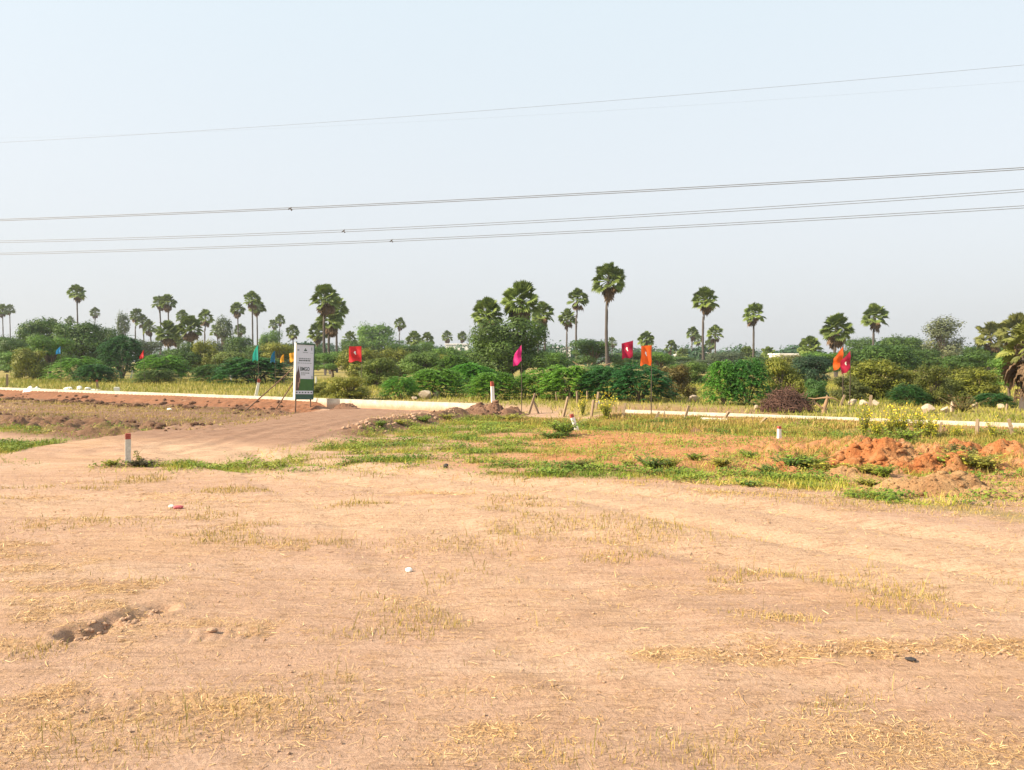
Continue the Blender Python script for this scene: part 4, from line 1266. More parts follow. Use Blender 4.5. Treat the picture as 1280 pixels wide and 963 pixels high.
# ------------------------------------------------------------------ posts
def stone_post(px, pyb, pxt, pyt, wpx, label, white=False, red=False, group='stone fence posts', name='fence_post', twist=.4):
    g = gpt(px, pyb); t = pix(pxt, pyt, g.y)
    w = wpx * g.y / FPX * (1 if red else .82)
    axis = t - g; L = axis.length
    o = empty(name, g, label, 'post', group)
    def shaft(z0, z1, mat, nm, grow=0):
        b = MB(); nseg = 5; V = []; F = []
        for q in range(nseg + 1):
            z = z0 + (z1 - z0) * q / nseg
            k = w / 2 * (1.0 - .12 * z / L) * (1 + random.uniform(-.07, .07)) + grow
            k2 = k * .85
            V += [(-k, -k2, z), (k, -k2, z), (k, k2, z), (-k, k2, z)]
        V = [(x * math.cos(twist) - y * math.sin(twist), x * math.sin(twist) + y * math.cos(twist), z) for x, y, z in V]
        for q in range(nseg):
            for e in range(4):
                F.append((q * 4 + e, q * 4 + (e + 1) % 4, q * 4 + 4 + (e + 1) % 4, q * 4 + 4 + e))
        F += [(3, 2, 1, 0), (nseg * 4, nseg * 4 + 1, nseg * 4 + 2, nseg * 4 + 3)]
        b.add(V, F); ob = b.build(nm, mat, o)
        ob.rotation_mode = 'QUATERNION'; ob.rotation_quaternion = Vector((0, 0, 1)).rotation_difference(axis)
        return ob
    split = L * .80 if red else L
    shaft(-.15, split, M['worn_shaded_paint'] if (white and name == 'boundary_stone' and wpx > 5) else M['white_paint'] if white else M['post_stone'], 'shaft')
    if red: shaft(split, L, M['red_paint'], 'painted_tip', .002)
    return o

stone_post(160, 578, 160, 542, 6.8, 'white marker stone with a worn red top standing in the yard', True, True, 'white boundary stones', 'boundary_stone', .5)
stone_post(721, 538, 714, 518, 4.5, 'leaning white boundary stone with red tip beside the orange flat', True, True, 'white boundary stones', 'boundary_stone')
stone_post(974, 549, 974, 533, 4.5, 'short upright white boundary stone with red tip on the right', True, True, 'white boundary stones', 'boundary_stone')
stone_post(616.5, 507, 615, 477, 4, 'upright white post with rust red tip behind the brown soil heap', True, True, 'white boundary stones', 'boundary_stone')
stone_post(320, 496, 324, 474, 3.4, 'white leaning post behind the kerb left of the signboard', True, True, 'white boundary stones', 'boundary_stone')
stone_post(9, 485, 9, 468, 3, 'thin pale post at the left end of the kerb', False, False)
stone_post(122, 487, 121, 475, 2.6, 'short post with reddish tip behind the white rubble', False, True)
for q, (a, b_, c, d, w, lab) in enumerate([
    (661, 518, 669, 492, 3.2, 'taller one of two crossed stone posts near the magenta flag'),
    (673, 517, 666, 500, 3, 'shorter one of two crossed stone posts near the magenta flag'),
    (704, 521, 710, 496, 3.6, 'stone post behind the leaning red tipped boundary stone'),
    (739, 522, 742, 500, 4, 'stone post in the tall grass below the tallest palm'),
    (745, 512, 748, 490, 3.6, 'stone post with a pale blue scrap at its foot'),
    (778, 523, 782, 504, 4, 'stone post at the left end of the right kerb wall'),
    (819, 525, 824, 515, 4, 'short tilted stump of a stone post below the orange flag'),
    (856, 524, 861, 507, 4, 'stone post leaning right before the white kerb, right of the orange flag'),
    (904, 526, 911, 515, 4, 'strongly tilted stone post left of the brush pile'),
    (950, 530, 958, 522, 3.5, 'almost fallen stone post below the brush pile'),
    (1221, 545, 1222, 524, 4.6, 'upright weathered post near the red soil, second from the right edge'),
    (1266, 545, 1261, 524, 5, 'dark weathered post leaning left by the right edge'),
    (1175, 540, 1177, 528, 4, 'short pale post among the yellow flowers'),
    (1087, 510, 1089, 494, 4, 'brown stone post at the end of the pale rock row'),
    (1050, 508, 1056, 494, 3, 'thin slanting pole beside the dead stump'),
    (1221, 512, 1221, 503, 2.6, 'small grey post before the low thorn bush at right'),
    (1258, 516, 1259, 505, 3.2, 'pale post beside the shaggy palm trunk'),
]):
    stone_post(a, b_, c, d, w, lab, twist=.3 + .2 * q)
# far row behind the field and behind the plots
for (a, b_, c, d, w, lab) in [
    (53, 466, 53, 458, 2.2, 'weathered far post below the blue flag at far left'), (146, 468, 146, 459, 2.2, 'far post in the scrub left of the small red flag'),
    (163, 475, 166, 463, 2.4, 'pale far post leaning right beneath the small red flag'), (184, 475, 186, 464, 2.2, 'pale far post right of the small red flag, bent'),
    (175, 467, 175, 460, 2, 'short far post directly below the small red flag'), (227, 474, 227, 466, 2, 'far post left of the cyan flag in the field'),
    (289, 477, 288, 469, 2.6, 'far post at the foot of the wide dark thorn bush'), (311, 478, 309, 470, 2.4, 'far post right under the cyan flag'),
    (333, 479, 330, 472, 2.4, 'far post under the dark blue flag'), (354, 480, 354, 473, 2.4, 'far post under the small yellow flag'),
    (395, 481, 395, 471, 2.6, 'pale far post just right of the signboard'), (485, 476, 485, 463, 2.4, 'far post left one of two by the low green thorn bush'),
    (492, 477, 492, 464, 2.4, 'far post right one of two by the low green thorn bush'),
    (652, 496, 654, 484, 2.6, 'far post left one of two behind the soil heap'), (656, 497, 658, 487, 2.4, 'far post right one of two behind the soil heap'),
    (696, 502, 695, 490, 2, 'far thin post below the brightest thorn bush, first of the row'), (704, 500, 704, 491, 2, 'far thin post below the brightest thorn bush, second of the row'),
    (712, 501, 712, 492, 2.2, 'far thin post below the brightest thorn bush, third of the row'), (722, 504, 721, 489, 2.8, 'far tallest post below the brightest thorn bush'),
    (734, 503, 734, 489, 2.4, 'far post with white top right of the tallest far post'),
]:
    stone_post(a, b_, c, d, w, lab, white=(a in (163, 184, 395, 289)), group='far fence posts')

# fallen boundary strip beside the leaning stone
# ------------------------------------------------------------------ soil heaps and rocks
def heap(name, px, pyb, wpx, hpx, mat, label, cat='soil heap', depth=.6, seed=0, rough=.28, clods=60, group=None, skew=0.0):
    g = gpt(px, pyb); sc = g.y / FPX
    big = mat is not M['soil_brown'] and mat is not M['white_paint']
    rx, H = wpx * sc / 2 * (1.12 if big else 1), hpx * sc * (.78 if big else 1)
    ry = max(rx * depth, .5)
    cy = g.y + ry * .8
    nr, na = 60, 150
    r = np.linspace(0, 1.08, nr)[:, None]; a = np.linspace(0, 2 * PI, na, endpoint=False)[None]
    wob = 1 + .22 * (vnoise(np.cos(a) * 1.6 + seed, np.sin(a) * 1.6, seed) - .5) * 2
    X = r * rx * np.cos(a) * wob + skew * (1 - r) * rx; Y = r * ry * np.sin(a) * wob
    prof = np.clip(1 - r ** 2, 0, 1) * (1 + 0 * a) * .42
    rs = np.random.default_rng(500 + seed)
    for q in range(9):
        lr = rs.uniform(0, .66); la = rs.uniform(0, 2 * PI); lw = rs.uniform(.24, .46)
        hx, hy = lr * math.cos(la), lr * math.sin(la)
        prof = np.maximum(prof, rs.uniform(.55, .92) * (1 - .5 * lr) * np.exp(-(((X / rx - hx) ** 2 + (Y / ry - hy) ** 2) / lw ** 2) ** 1.5))
    prof = prof * sst(1.08, .8, r)
    n1 = fbm(X / (rx * .45) + seed, Y / (ry * .5), 4, 100 + seed)
    n2 = np.abs(fbm(X / .34 + seed, Y / .3, 4, 120 + seed) - .5) * 2
    Z = prof * H * (.45 + .9 * n1) + rough * H * np.clip(1.1 - r, 0, .6) * 1.6 * (n2 - .3) + .10 * H * np.clip(1.1 - r, 0, .4) * (np.abs(fbm(X / .13 + seed, Y / .12, 3, 140 + seed) - .5) * 4 - 1)
    Zg = gz(g.x + X, cy + Y) - g.z
    Z = Zg + micro(g.x + X, cy + Y) + Z * 1.0 - .10 * sst(.93, 1.08, r)
    V = np.stack([X + 0 * a, Y, Z], -1).reshape(-1, 3)
    i = np.arange(nr - 1)[:, None] * na; j = np.arange(na)[None]; k = (j + 1) % na
    F = np.stack([i + j, i + na + j, i + na + k, i + k], -1).reshape(-1, 4)
    b = MB(); b.add(V, F)
    # clods lying on it
    for q in range(clods):
        rr = rng.random() ** .6 * .98; aa = rng.random() * 2 * PI
        qi = min(nr - 1, int(rr / 1.08 * (nr - 1))); qj = int(aa / (2 * PI) * na) % na
        p = V[qi * na + qj]; s = rng.uniform(.012, .05) * (.5 + 2.2 * rng.random() ** 4) * min(1.6, H + .5)
        add_rock(b, p, s, 1)
    o = b.build(name, mat, None, True); o.location = (g.x, cy, g.z)
    return tag(o, label, cat, group)

_ico = None
def add_rock(b, p, s, lvl=1, squash=.75, seed=None):
    global _ico
    if _ico is None:
        import bmesh
        _ico = {}
        for L in (1, 2, 3):
            bm = bmesh.new(); bmesh.ops.create_icosphere(bm, subdivisions=L, radius=1)
            _ico[L] = (np.array([v.co[:] for v in bm.verts]), np.array([[v.index for v in f.verts] for f in bm.faces])); bm.free()
    V, F = _ico[lvl]
    o1 = rng.random(3) * 50
    d = .7 + .6 * fbm(V[:, 0] * 1.1 + o1[0] + V[:, 2] * .7, V[:, 1] * 1.1 + o1[1] - V[:, 2] * .6, 3, int(o1[2]))
    sc = np.array([s * rng.uniform(.8, 1.35), s * rng.uniform(.8, 1.2), s * squash * rng.uniform(.7, 1.1)])
    a = rng.random() * 6.28; R = np.array([[math.cos(a), -math.sin(a), 0], [math.sin(a), math.cos(a), 0], [0, 0, 1]])
    b.add((V * d[:, None] * sc) @ R.T + np.asarray(p), F, rng.random())

heap('soil_heap', 618, 521, 82, 21, M['soil_brown'], 'brown heap of dug soil at the end of the white kerb, beside the magenta flag', seed=1, clods=140, depth=.7)
heap('soil_heap', 428, 512, 44, 11, M['soil_brown'], 'low brown soil hump at the road mouth, before the kerb', seed=2, clods=40, depth=.6)
heap('soil_heap', 1112, 586, 150, 46, M['soil_red'], 'largest red earth heap on the right, grass growing on its flanks', seed=3, clods=520, depth=.55)
heap('soil_heap', 1178, 592, 96, 32, M['soil_red'], 'broken orange earth heap in front of the largest red one', seed=4, clods=420, depth=.6)
heap('soil_heap', 1255, 572, 110, 30, M['soil_red'], 'red earth heap by the right edge, behind the green weeds', seed=5, clods=420, depth=.6)
heap('soil_heap', 1215, 622, 210, 36, M['soil_straw'], 'long pale straw covered earth heap in front at right', seed=6, clods=420, depth=.4)
heap('soil_heap', 985, 590, 46, 14, M['soil_red'], 'small reddish clump of earth left of the large heaps', seed=7, clods=40)
heap('soil_heap', 1066, 598, 70, 18, M['soil_straw'], 'small brownish earth hump before the large red heap', seed=8, clods=50)
heap('soil_heap', 1090, 617, 60, 10, M['soil_straw'], 'flattish pale mound on the yard edge at right', seed=9, clods=16)
heap('soil_heap', 873, 541, 18, 6, M['soil_brown'], 'tiny dark soil clump on the orange flat', seed=10, clods=14)
heap('soil_heap', 1027, 541, 26, 6, M['soil_brown'], 'tiny brown soil clump right of the short boundary stone', seed=11, clods=14)
heap('soil_heap', 20, 534, 40, 12, M['soil_brown'], 'dark clump of scraped earth at the left edge', seed=12, clods=40)
heap('soil_heap', 345, 518, 30, 5, M['soil_brown'], 'low line of clods on the road edge under the sign braces', seed=13, clods=30, depth=.5)
heap('sand_heap', 40, 488, 30, 8, M['white_paint'], 'flat white sand heap lying behind the kerb at left', 'sand heap', seed=14, clods=4, rough=.06)

def boulder(px, pyb, wpx, hpx, mat, label, group='pale boulders'):
    g = gpt(px, pyb); s = wpx * g.y / FPX / 2
    b = MB(); add_rock(b, (0, 0, 0), 1.0, 3, 1.0)
    V = b.v[0].astype(float)
    for d in rand_unit(14):                      # split faces
        k = rng.uniform(.5, .8); q = V @ d
        V = V - np.where(q > k, q - k, 0)[:, None] * d
    V /= np.abs(V).max(0)
    V *= np.array([s, s * .8, hpx * g.y / FPX * .62])
    b.v[0] = V
    o = b.build('boulder', mat); o.location = g + Vector((0, 0, hpx * g.y / FPX * .42))
    tag(o, label, 'boulder', group)
for a in [
    (531, 499, 16, 12, 'pale_rock', 'larger of two whitish boulders behind the white kerb'),
    (545, 497, 9, 12, 'pale_rock', 'smaller pointed whitish boulder behind the white kerb'),
    (518, 500, 8, 4, 'rock', 'flat tan stone left of the two whitish boulders'),
    (866, 503, 14, 9, 'rock', 'orange tan boulder under the brownish olive shrub'),
    (1066, 507, 14, 10, 'pale_rock', 'white flat boulder right of the dead stump'),
    (1080, 508, 14, 8, 'rock', 'tan boulder in the row right of the white flat one'),
    (1094, 508, 11, 8, 'rock', 'brown boulder by the brown stone post'),
    (1160, 516, 17, 11, 'rock', 'reddish tan boulder under the small round olive tree'),
    (1181, 516, 11, 8, 'pale_rock', 'pale boulder right of the reddish tan one'),
    (1191, 515, 8, 13, 'rock', 'upright tan boulder beside the brown reed clump'),
    (1218, 511, 7, 6, 'pale_rock', 'small pale stone in the low bushes at right'),
    (1252, 512, 10, 7, 'pale_rock', 'pale stone left of the shaggy trunk'),
    (945, 512, 6, 6, 'rock', 'tan stone at the left foot of the brush pile'),
]: boulder(*a[:4], M[a[4]], a[5])
# rubble and a block behind the kerb
for a in [(86, 488, 12, 4, 'first of the white rubble lumps behind the left kerb'), (99, 488, 9, 6, 'tallest white rubble lump behind the left kerb'), (109, 489, 10, 5, 'grey white rubble lump between two others behind the left kerb'), (120, 490, 12, 4, 'flat white rubble lump at the right end of the rubble')]:
    boulder(*a[:4], M['white_paint'], a[4], 'white rubble')
g = gpt(146, 491); b = MB(); b.box((0, 0, .18), (.34, .3, .36), .3); b.box((0, 0, .375), (.28, .24, .03), .3); o = b.build('kerb_block', M['white_paint']); o.location = g
tag(o, 'single white block standing on the left kerb', 'block')

# clods scattered along dug edges (too many to count)
def clods():
    b = MB()
    def drop(x, y, s):
        add_rock(b, (x, y, float(gz(x, y)) + s * .2), s, 1)
    c = MB()
    for q in range(1500):                     # bank foot and scraped strip on the left
        x = -10.5 - 32 * rng.random(); s = rng.choice([-1.9, -2.6, -11.8]) + rng.normal() * (.4 if rng.random() < .6 else 1.1)
        y = WALL_A + WALL_B * x + s * WN
        if s > -.3 or float(vnoise(x / 1.4, y / 1.4, 81)) < .38: continue
        k = rng.uniform(.03, .09) * (1 + 1.8 * rng.random() ** 4)
        add_rock(c, (x, y, float(gz(x, y) + .5 * micro(x, y)) + k * .25), k, 1)
    o = c.build('earth_rubble', M['soil_rubble']); o['kind'] = 'stuff'
    tag(o, 'dark broken lumps of earth along the foot of the left bank', 'rubble')
    for q in range(260):                      # berm on the near road edge
        t = rng.random(); k = t * 3; i0 = min(3, int(k) + 0)
        (ax, ay), (bx, by) = ROAD[min(i0, 3)], ROAD[min(i0 + 1, 4)]
        f = k - int(k); dx, dy = bx - ax, by - ay; L = math.hypot(dx, dy)
        off = ROAD_HW + .2 + rng.normal() * .35
        x, y = ax + dx * f + dy / L * off, ay + dy * f - dx / L * off
        if y < 25.5 or wall_s(x, y) > -.4: continue
        drop(x, y, rng.uniform(.02, .10))
    for q in range(500):                      # pebbles and crumbs in the yard
        y = rng.uniform(4, 16); x = rng.uniform(-.72, .72) * y
        drop(x, y, rng.uniform(.004, .016))
    for q in range(130):                      # windrow near right
        x = rng.uniform(1.2, 6); drop(x, 6.4 + rng.normal() * .1 + .05 * math.sin(x * 3), rng.uniform(.006, .022))
    for q in range(60):
        x = -4.0 + rng.random() * .5; drop(x, 6.85 + (x + 4.0) * 1.2 + rng.normal() * .12, rng.uniform(.01, .035))
    o = b.build('soil_clods', M['soil_clod']); o['kind'] = 'stuff'
    tag(o, 'scattered crumbs and clods of dry earth', 'clods')
clods()

# ------------------------------------------------------------------ dead wood
def brush_pile():
    g = gpt(988, 516); sc = g.y / FPX
    rx, H = 33 * sc, 30 * sc
    o = empty('brush_pile', g + Vector((0, rx * .4, 0)), 'brown domed pile of dead brushwood behind the right kerb wall', 'brush pile')
    b = MB()
    for q in range(900):
        a = rng.uniform(0, 2 * PI); r = math.sqrt(rng.random()); x, y = rx * r * math.cos(a), rx * .7 * r * math.sin(a)
        z = H * (1 - r ** 2.2) * rng.uniform(.35, 1.0)
        L = rng.uniform(.35, 1.0); aa = a + rng.normal() * 1.0; el = rng.normal() * .45 - .2 * r
        d = np.array([math.cos(aa) * math.cos(el), math.sin(aa) * math.cos(el), math.sin(el)])
        p = np.array([x, y, z]); side = rand_unit(1)[0] * L * .15
        b.tube([p - d * L / 2, p + side, p + d * L / 2], [.014, .012, .004], 3, rng.random(), cap=False)
    b.build('twigs', M['twig'], o)
    c = MB(); add_rock(c, (0, 0, 0), 1, 2)
    V = c.v[0]; V *= np.array([rx * .8, rx * .5, H * .8]); c.v[0] = V
    c.build('core', M['twig'], o)
brush_pile()

def dead_stump():
    g = gpt(1030, 517); k = g.y / FPX
    o = empty('dead_stump', g, 'forked dead tree stump with crooked grey branches right of the brush pile', 'stump')
    b = MB()
    P = lambda x, y, z=0: (x * k, z, y * k)
    b.tube([P(0, -2), P(0, 6), P(3, 13, .05), P(4, 20, 0)], [.11, .09, .08, .05], 7)
    b.build('trunk', M['dead_wood'], o, True)
    for pts, r in [([P(4, 20), P(-3, 19, .1), P(-10, 18, .2), P(-17, 19, .3)], .05), ([P(4, 20), P(10, 19, -.1), P(19, 15, 0)], .05), ([P(0, 5), P(-6, 9, -.05), P(-10, 13, 0)], .06), ([P(4, 19), P(4, 23, .05)], .05), ([P(0, 2), P(6, 6, .1)], .05)]:
        c = MB(); c.tube(pts, np.linspace(r, r * .35, len(pts)), 6); c.build('branch', M['dead_wood'], o, True)
    return o
dead_stump()
# bare branch under the dark round tree
def bare_branches():
    Y = 100.; g = on_ground(735, Y); k = Y / FPX
    top = pix(735, 470, Y).z - g.z
    o = empty('bare_tree', g, 'bare pale forked branches under the dark round tree left of the tallest palm', 'tree')
    b = MB(); b.tube([(0, 0, -.1), (.1, 0, top * .5), (0, 0, top + .6)], [.22, .18, .14], 7); b.build('trunk', M['dead_wood'], o, True)
    for pts in [[(0, 0, top + .5), (-1, 0, top + 1.2), (-2, .2, top + 1.9)], [(0, 0, top + .4), (1.5, 0, top + 1.2), (3.2, 0, top + 1.7)], [(0, 0, top + .5), (.6, .3, top + 1.7)]]:
        c = MB(); c.tube(pts, np.linspace(.12, .04, len(pts)), 6); c.build('branch', M['dead_wood'], o, True)
bare_branches()

# ------------------------------------------------------------------ grasses
def blades(P, h, w, lean, tint, curve=True, az=None):
    """tapered blades: 2 quads + tip when curved, else one triangle"""
    n = len(P); b = MB()
    az = rng.uniform(0, 2 * PI, n) if az is None else az
    d = np.stack([np.cos(az), np.sin(az), np.zeros(n)], 1)
    fa = rng.uniform(0, PI, n)
    s = np.stack([np.cos(fa), np.sin(fa), np.zeros(n)], 1) * (w / 2)[:, None]
    up = np.array([0, 0, 1.])
    tip = P + up * (h * np.cos(lean))[:, None] + d * (h * np.sin(lean))[:, None]
    if curve:
        mid = P + up * (h * .55 * np.cos(lean * .5))[:, None] + d * (h * .55 * np.sin(lean * .5))[:, None]
        V = np.stack([P - s, P + s, mid + s * .75, mid - s * .75, tip], 1).reshape(-1, 3)
        k = np.arange(n)[:, None] * 5
        b.add(V, np.hstack([k, k + 1, k + 2, k + 3]), tint)
        b2 = np.hstack([k + 3, k + 2, k + 4])
        b.f.append(b2); b.t.append(np.asarray(tint, np.float32))
    else:
        V = np.stack([P - s, P + s, tip], 1).reshape(-1, 3)
        k = np.arange(n)[:, None] * 3
        b.add(V, np.hstack([k, k + 1, k + 2]), tint)
    return b

def scatter(n, x0, x1, y0, y1, mask, wedge=None, power=1.0):
    """points accepted with the probability given by mask(x, y)"""
    out = []
    got = 0
    while got < n:
        m = n * 3
        y = y0 + (y1 - y0) * rng.random(m) ** power
        x = rng.uniform(x0, x1, m) if wedge is None else rng.uniform(-wedge, wedge, m) * (y + 2)
        k = (rng.random(m) < mask(x, y)) & (x > x0) & (x < x1)
        out.append(np.stack([x[k], y[k]], 1)); got += k.sum()
        if len(out) > 60: break
    return np.vstack(out)[:n]

def lift(P, extra=0.0):
    z = gz(P[:, 0], P[:, 1]) + micro(P[:, 0], P[:, 1]) * .8 + extra
    return np.column_stack([P, z])

def stuff(b, name, mat, label, cat):
    o = b.build(name, mat); o['kind'] = 'stuff'; return tag(o, label, cat)

G_SHORT = blade_mat('grass_short', [(0, (.10, .18, .016)), (.35, (.22, .30, .03)), (.65, (.40, .38, .055)), (1, (.58, .42, .14))])
G_DRY = blade_mat('grass_dry', [(0, (.13, .15, .025)), (.35, (.26, .23, .045)), (.7, (.44, .30, .09)), (1, (.56, .40, .17))])
G_MEADOW = blade_mat('grass_meadow', [(0, (.14, .18, .025)), (.5, (.31, .30, .05)), (1, (.52, .42, .13))])
G_STRAW = blade_mat('straw', [(0, (.20, .11, .055)), (.35, (.52, .31, .13)), (.75, (.68, .44, .20)), (1, (.80, .60, .34))], .1)

# short green growth
P = lift(scatter(95000, -24, 30, 13, 36, green_mask, .85))
n = len(P); hh = rng.uniform(.03, .11, n) * (.7 + 1.6 * sst(.48, .68, fbm(P[:, 0] / .7, P[:, 1] / .6, 3, 130)))
tn = np.clip(.10 + 1.5 * (fbm(P[:, 0] / 1.6, P[:, 1] / 1.1, 4, 131, .6) - .25) + rng.normal(size=n) * .13, 0, 1)
stuff(blades(P, hh, rng.uniform(.010, .026, n), rng.uniform(.2, 1.3, n), tn, False), 'green_grass', G_SHORT, 'short green and yellowing grass around the orange flat', 'grass')

# dry stems between the green
P = lift(scatter(16000, -20, 28, 13, 36, lambda x, y: np.clip(.25 + .75 * green_mask(x, y), 0, 1) * sst(-1, -2, wall_s(x, y)) * sst(0, 1.5, y - 15 + .2 * x) * sst(-6.5, -4, x) * sst(.42, .62, fbm(x / 1.0, y / .7, 4, 138)), .85))
n = len(P)
stuff(blades(P, rng.uniform(.04, .2, n), rng.uniform(.006, .014, n), rng.uniform(.2, 1.4, n), np.clip(.5 + rng.normal(size=n) * .25, 0, 1)), 'dry_stems', G_DRY, 'dry stems standing between the short green grass', 'grass')

# broad leaved creeping weeds between the grass
P = lift(scatter(40000, -24, 30, 13, 36, lambda x, y: green_mask(x, y) * sst(.44, .62, fbm(x / .8, y / .55, 4, 135)), .85))
n = len(P); P[:, 2] += rng.uniform(.02, .14, n)
b = MB(); nr = rand_unit(n) * .6 + np.array([-.2, -.1, 1.]); nr /= np.linalg.norm(nr, axis=1, keepdims=True)
leaf_quads(b, P, nr, rng.uniform(.02, .05, n), .6, np.clip(1.4 * (fbm(P[:, 0] / 1.1, P[:, 1] / .9, 3, 136) - .2) + rng.normal(size=n) * .12, 0, 1))
stuff(b, 'ground_weeds', blade_mat('weed_leaf', [(0, (.07, .13, .016)), (.4, (.16, .23, .028)), (.8, (.28, .30, .045)), (1, (.40, .33, .09))]), 'low leafy creeping weeds among the short grass', 'weeds')

# taller dry grass before the right kerb and around the posts
def tall_mask(x, y):
    s = wall_s(x, y)
    m = sst(-4.6, -3.0, s + 1.5 * (fbm(x / 1.7, y / 1.7, 3, 140) - .5)) * sst(-.15, -.7, s) * sst(-2.5, 1.0, x)
    return m * (.12 + .88 * sst(.40, .66, fbm(x / 1.4, y / .8, 4, 141)))
P = lift(scatter(24000, -3, 26, 17, 37, tall_mask))
n = len(P); s = wall_s(P[:, 0], P[:, 1])
hh = rng.uniform(.10, .36, n) * (.85 - .45 * sst(-2.2, -.6, s)) * (.7 + .6 * fbm(P[:, 0] / 1.4, P[:, 1] / 1.4, 2, 142))
tn = np.clip(.1 + 1.1 * (fbm(P[:, 0] / 1.3, P[:, 1] / 1.0, 3, 143) - .12) + rng.normal(size=n) * .15, 0, 1)
stuff(blades(P, hh, rng.uniform(.012, .028, n), rng.uniform(.05, .6, n), tn), 'tall_dry_grass', G_DRY, 'knee high dry olive grass in front of the right kerb wall', 'grass')

# meadow beyond the wall
def meadow_mask(x, y):
    s = wall_s(x, y)
    return (1 - .75 * sst(3, 5, x) * sst(13, 9, x) * sst(11, 5, s)) * sst(.3, .8, s) * (1 - .85 * sst(-10, -8.5, x) * sst(3, 1.5, x) * sst(8, 3, s)) * (.4 + .6 * fbm(x / 3, y / 2, 3, 150))
P = lift(scatter(70000, -75, 60, 22, 92, meadow_mask, .95))
n = len(P)
hh = rng.uniform(.10, .32, n) * (.6 + .012 * P[:, 1])
tn = np.clip(1.2 * (fbm(P[:, 0] / 5, P[:, 1] / 3, 3, 151) - .15) + rng.normal(size=n) * .14, 0, 1)
stuff(blades(P, hh, rng.uniform(.03, .07, n) * (.5 + .012 * P[:, 1]), rng.uniform(.1, .8, n), tn, False), 'meadow_grass', G_MEADOW, 'yellow green meadow grass beyond the kerb walls', 'grass')

# straw coloured tufts on the red earth bank
P = lift(scatter(17000, 5, 30, 11, 26, lambda x, y: earth_mask(x, y) * sst(.40, .58, fbm(x / .9, y / .7, 4, 155))))
n = len(P); tn = np.clip(1.5 * (fbm(P[:, 0] / 1.2, P[:, 1] / 1.0, 3, 156) - .28) + rng.normal(size=n) * .15, 0, 1)
stuff(blades(P, rng.uniform(.08, .30, n), rng.uniform(.008, .02, n), rng.uniform(.2, 1.2, n), tn), 'bank_grass', G_DRY, 'dry and green tufts growing on the red earth bank', 'grass')

# dry grass on the scraped land at left
def left_mask(x, y):
    s = wall_s(x, y)
    return (1 - .85 * np.exp(-((s + 11.8) / 1.7) ** 2)) * sst(-16, -14.5, s) * sst(-1.9, -2.6, s) * sst(-9, -11, x) * (.25 + .75 * sst(.4, .62, fbm(x / 1.6, y / .8, 3, 160)))
P = lift(scatter(17000, -42, -9, 26, 58, left_mask))
n = len(P)
tn = np.clip(.1 + 1.0 * fbm(P[:, 0] / 1.6, P[:, 1] / 1.2, 3, 161) + rng.normal(size=n) * .15, 0, 1)
stuff(blades(P, rng.uniform(.05, .18, n), rng.uniform(.02, .05, n), rng.uniform(.4, 1.3, n), tn, False), 'stubble', G_DRY, 'flattened dry stubble on the scraped land at left', 'grass')

# straw lying on the yard
def yard_straw(x, y):
    return np.clip(straw_mask(x, y) * (.5 + .5 * fbm(x / .35, y / .3, 3, 171)) + .045, 0, 1) * sst(19, 15, y + .3 * x * (x > 0))
P = scatter(52000, -14, 14, 3.6, 18, yard_straw, .74, 1.5)
n = len(P); L = rng.uniform(.015, .07, n) * (1 + (rng.random(n) < .06) * 1.5) * (.75 + .05 * P[:, 1])
w = (rng.uniform(.0014, .0038, n)) * (.5 + .16 * P[:, 1] * .8)
a = rng.uniform(0, 2 * PI, n); el = np.abs(rng.normal(size=n)) * .22
d = np.stack([np.cos(a) * np.cos(el), np.sin(a) * np.cos(el), np.sin(el)], 1)
sd = np.stack([-np.sin(a), np.cos(a), rng.normal(size=n) * .4], 1)
Q = lift(P, .004)
bend = np.stack([-np.sin(a), np.cos(a), np.abs(rng.normal(size=n)) * .5], 1) * (L * rng.normal(size=n) * .14)[:, None]
hw = (w / 2)[:, None]
A0 = Q - d * 0; A1 = Q + d * (L / 2)[:, None] + bend; A2 = Q + d * L[:, None]
V = np.stack([A0 - sd * hw, A0 + sd * hw, A1 + sd * hw, A1 - sd * hw, A2 + sd * hw * .5, A2 - sd * hw * .5], 1).reshape(-1, 3)
k = np.arange(n)[:, None] * 6
b = MB(); tn = np.clip(rng.random(n) * 1.0, 0, 1)
b.add(V, np.hstack([k, k + 1, k + 2, k + 3]), tn); b.f.append(np.hstack([k + 3, k + 2, k + 4, k + 5])); b.t.append(tn.astype(np.float32))
stuff(b, 'dry_straw', G_STRAW, 'loose dry straw strewn over the sandy yard', 'straw')

# standing dry stalks and yellow tufts on the yard
def tuft_mask(x, y):
    d, _, _ = seg_dist(x, y, LANE)
    m = sst(.60, .74, fbm(x / 1.3, y / .8, 4, 180)) * sst(1.0, 1.8, d)
    m = m + .8 * np.exp(-(((x + .7) / .9) ** 2 + ((y - 10.3) / .35) ** 2)) + .9 * np.exp(-(((x - 1.9) / 1.0) ** 2 + ((y - 10.6) / .4) ** 2))
    m = m + .9 * np.exp(-(((x - 3.8) / .4) ** 2 + ((y - 8.6) / .18) ** 2)) + .8 * np.exp(-(((x - 3.9) / .5) ** 2 + ((y - 7.6) / .2) ** 2))
    m = m + .5 * np.exp(-(((x + 1.9) / .9) ** 2 + ((y - 5.3) / .4) ** 2)) + .6 * np.exp(-(((x + 6.5) / 1.2) ** 2 + ((y - 11.5) / .35) ** 2))
    m = m + .7 * np.exp(-(((x - 6.0) / 2.2) ** 2 + ((y - 13.0 + .35 * (x - 6)) / .5) ** 2))
    return np.clip(m, 0, 1) * sst(3.2, 6.5, y) + .006
P = lift(scatter(18000, -13, 13, 3.8, 17, tuft_mask, .74))
n = len(P)
hh = rng.uniform(.02, .09, n) * (1 + 2.6 * (rng.random(n) < .035))
tn = np.clip(.45 + rng.normal(size=n) * .22, 0, 1)
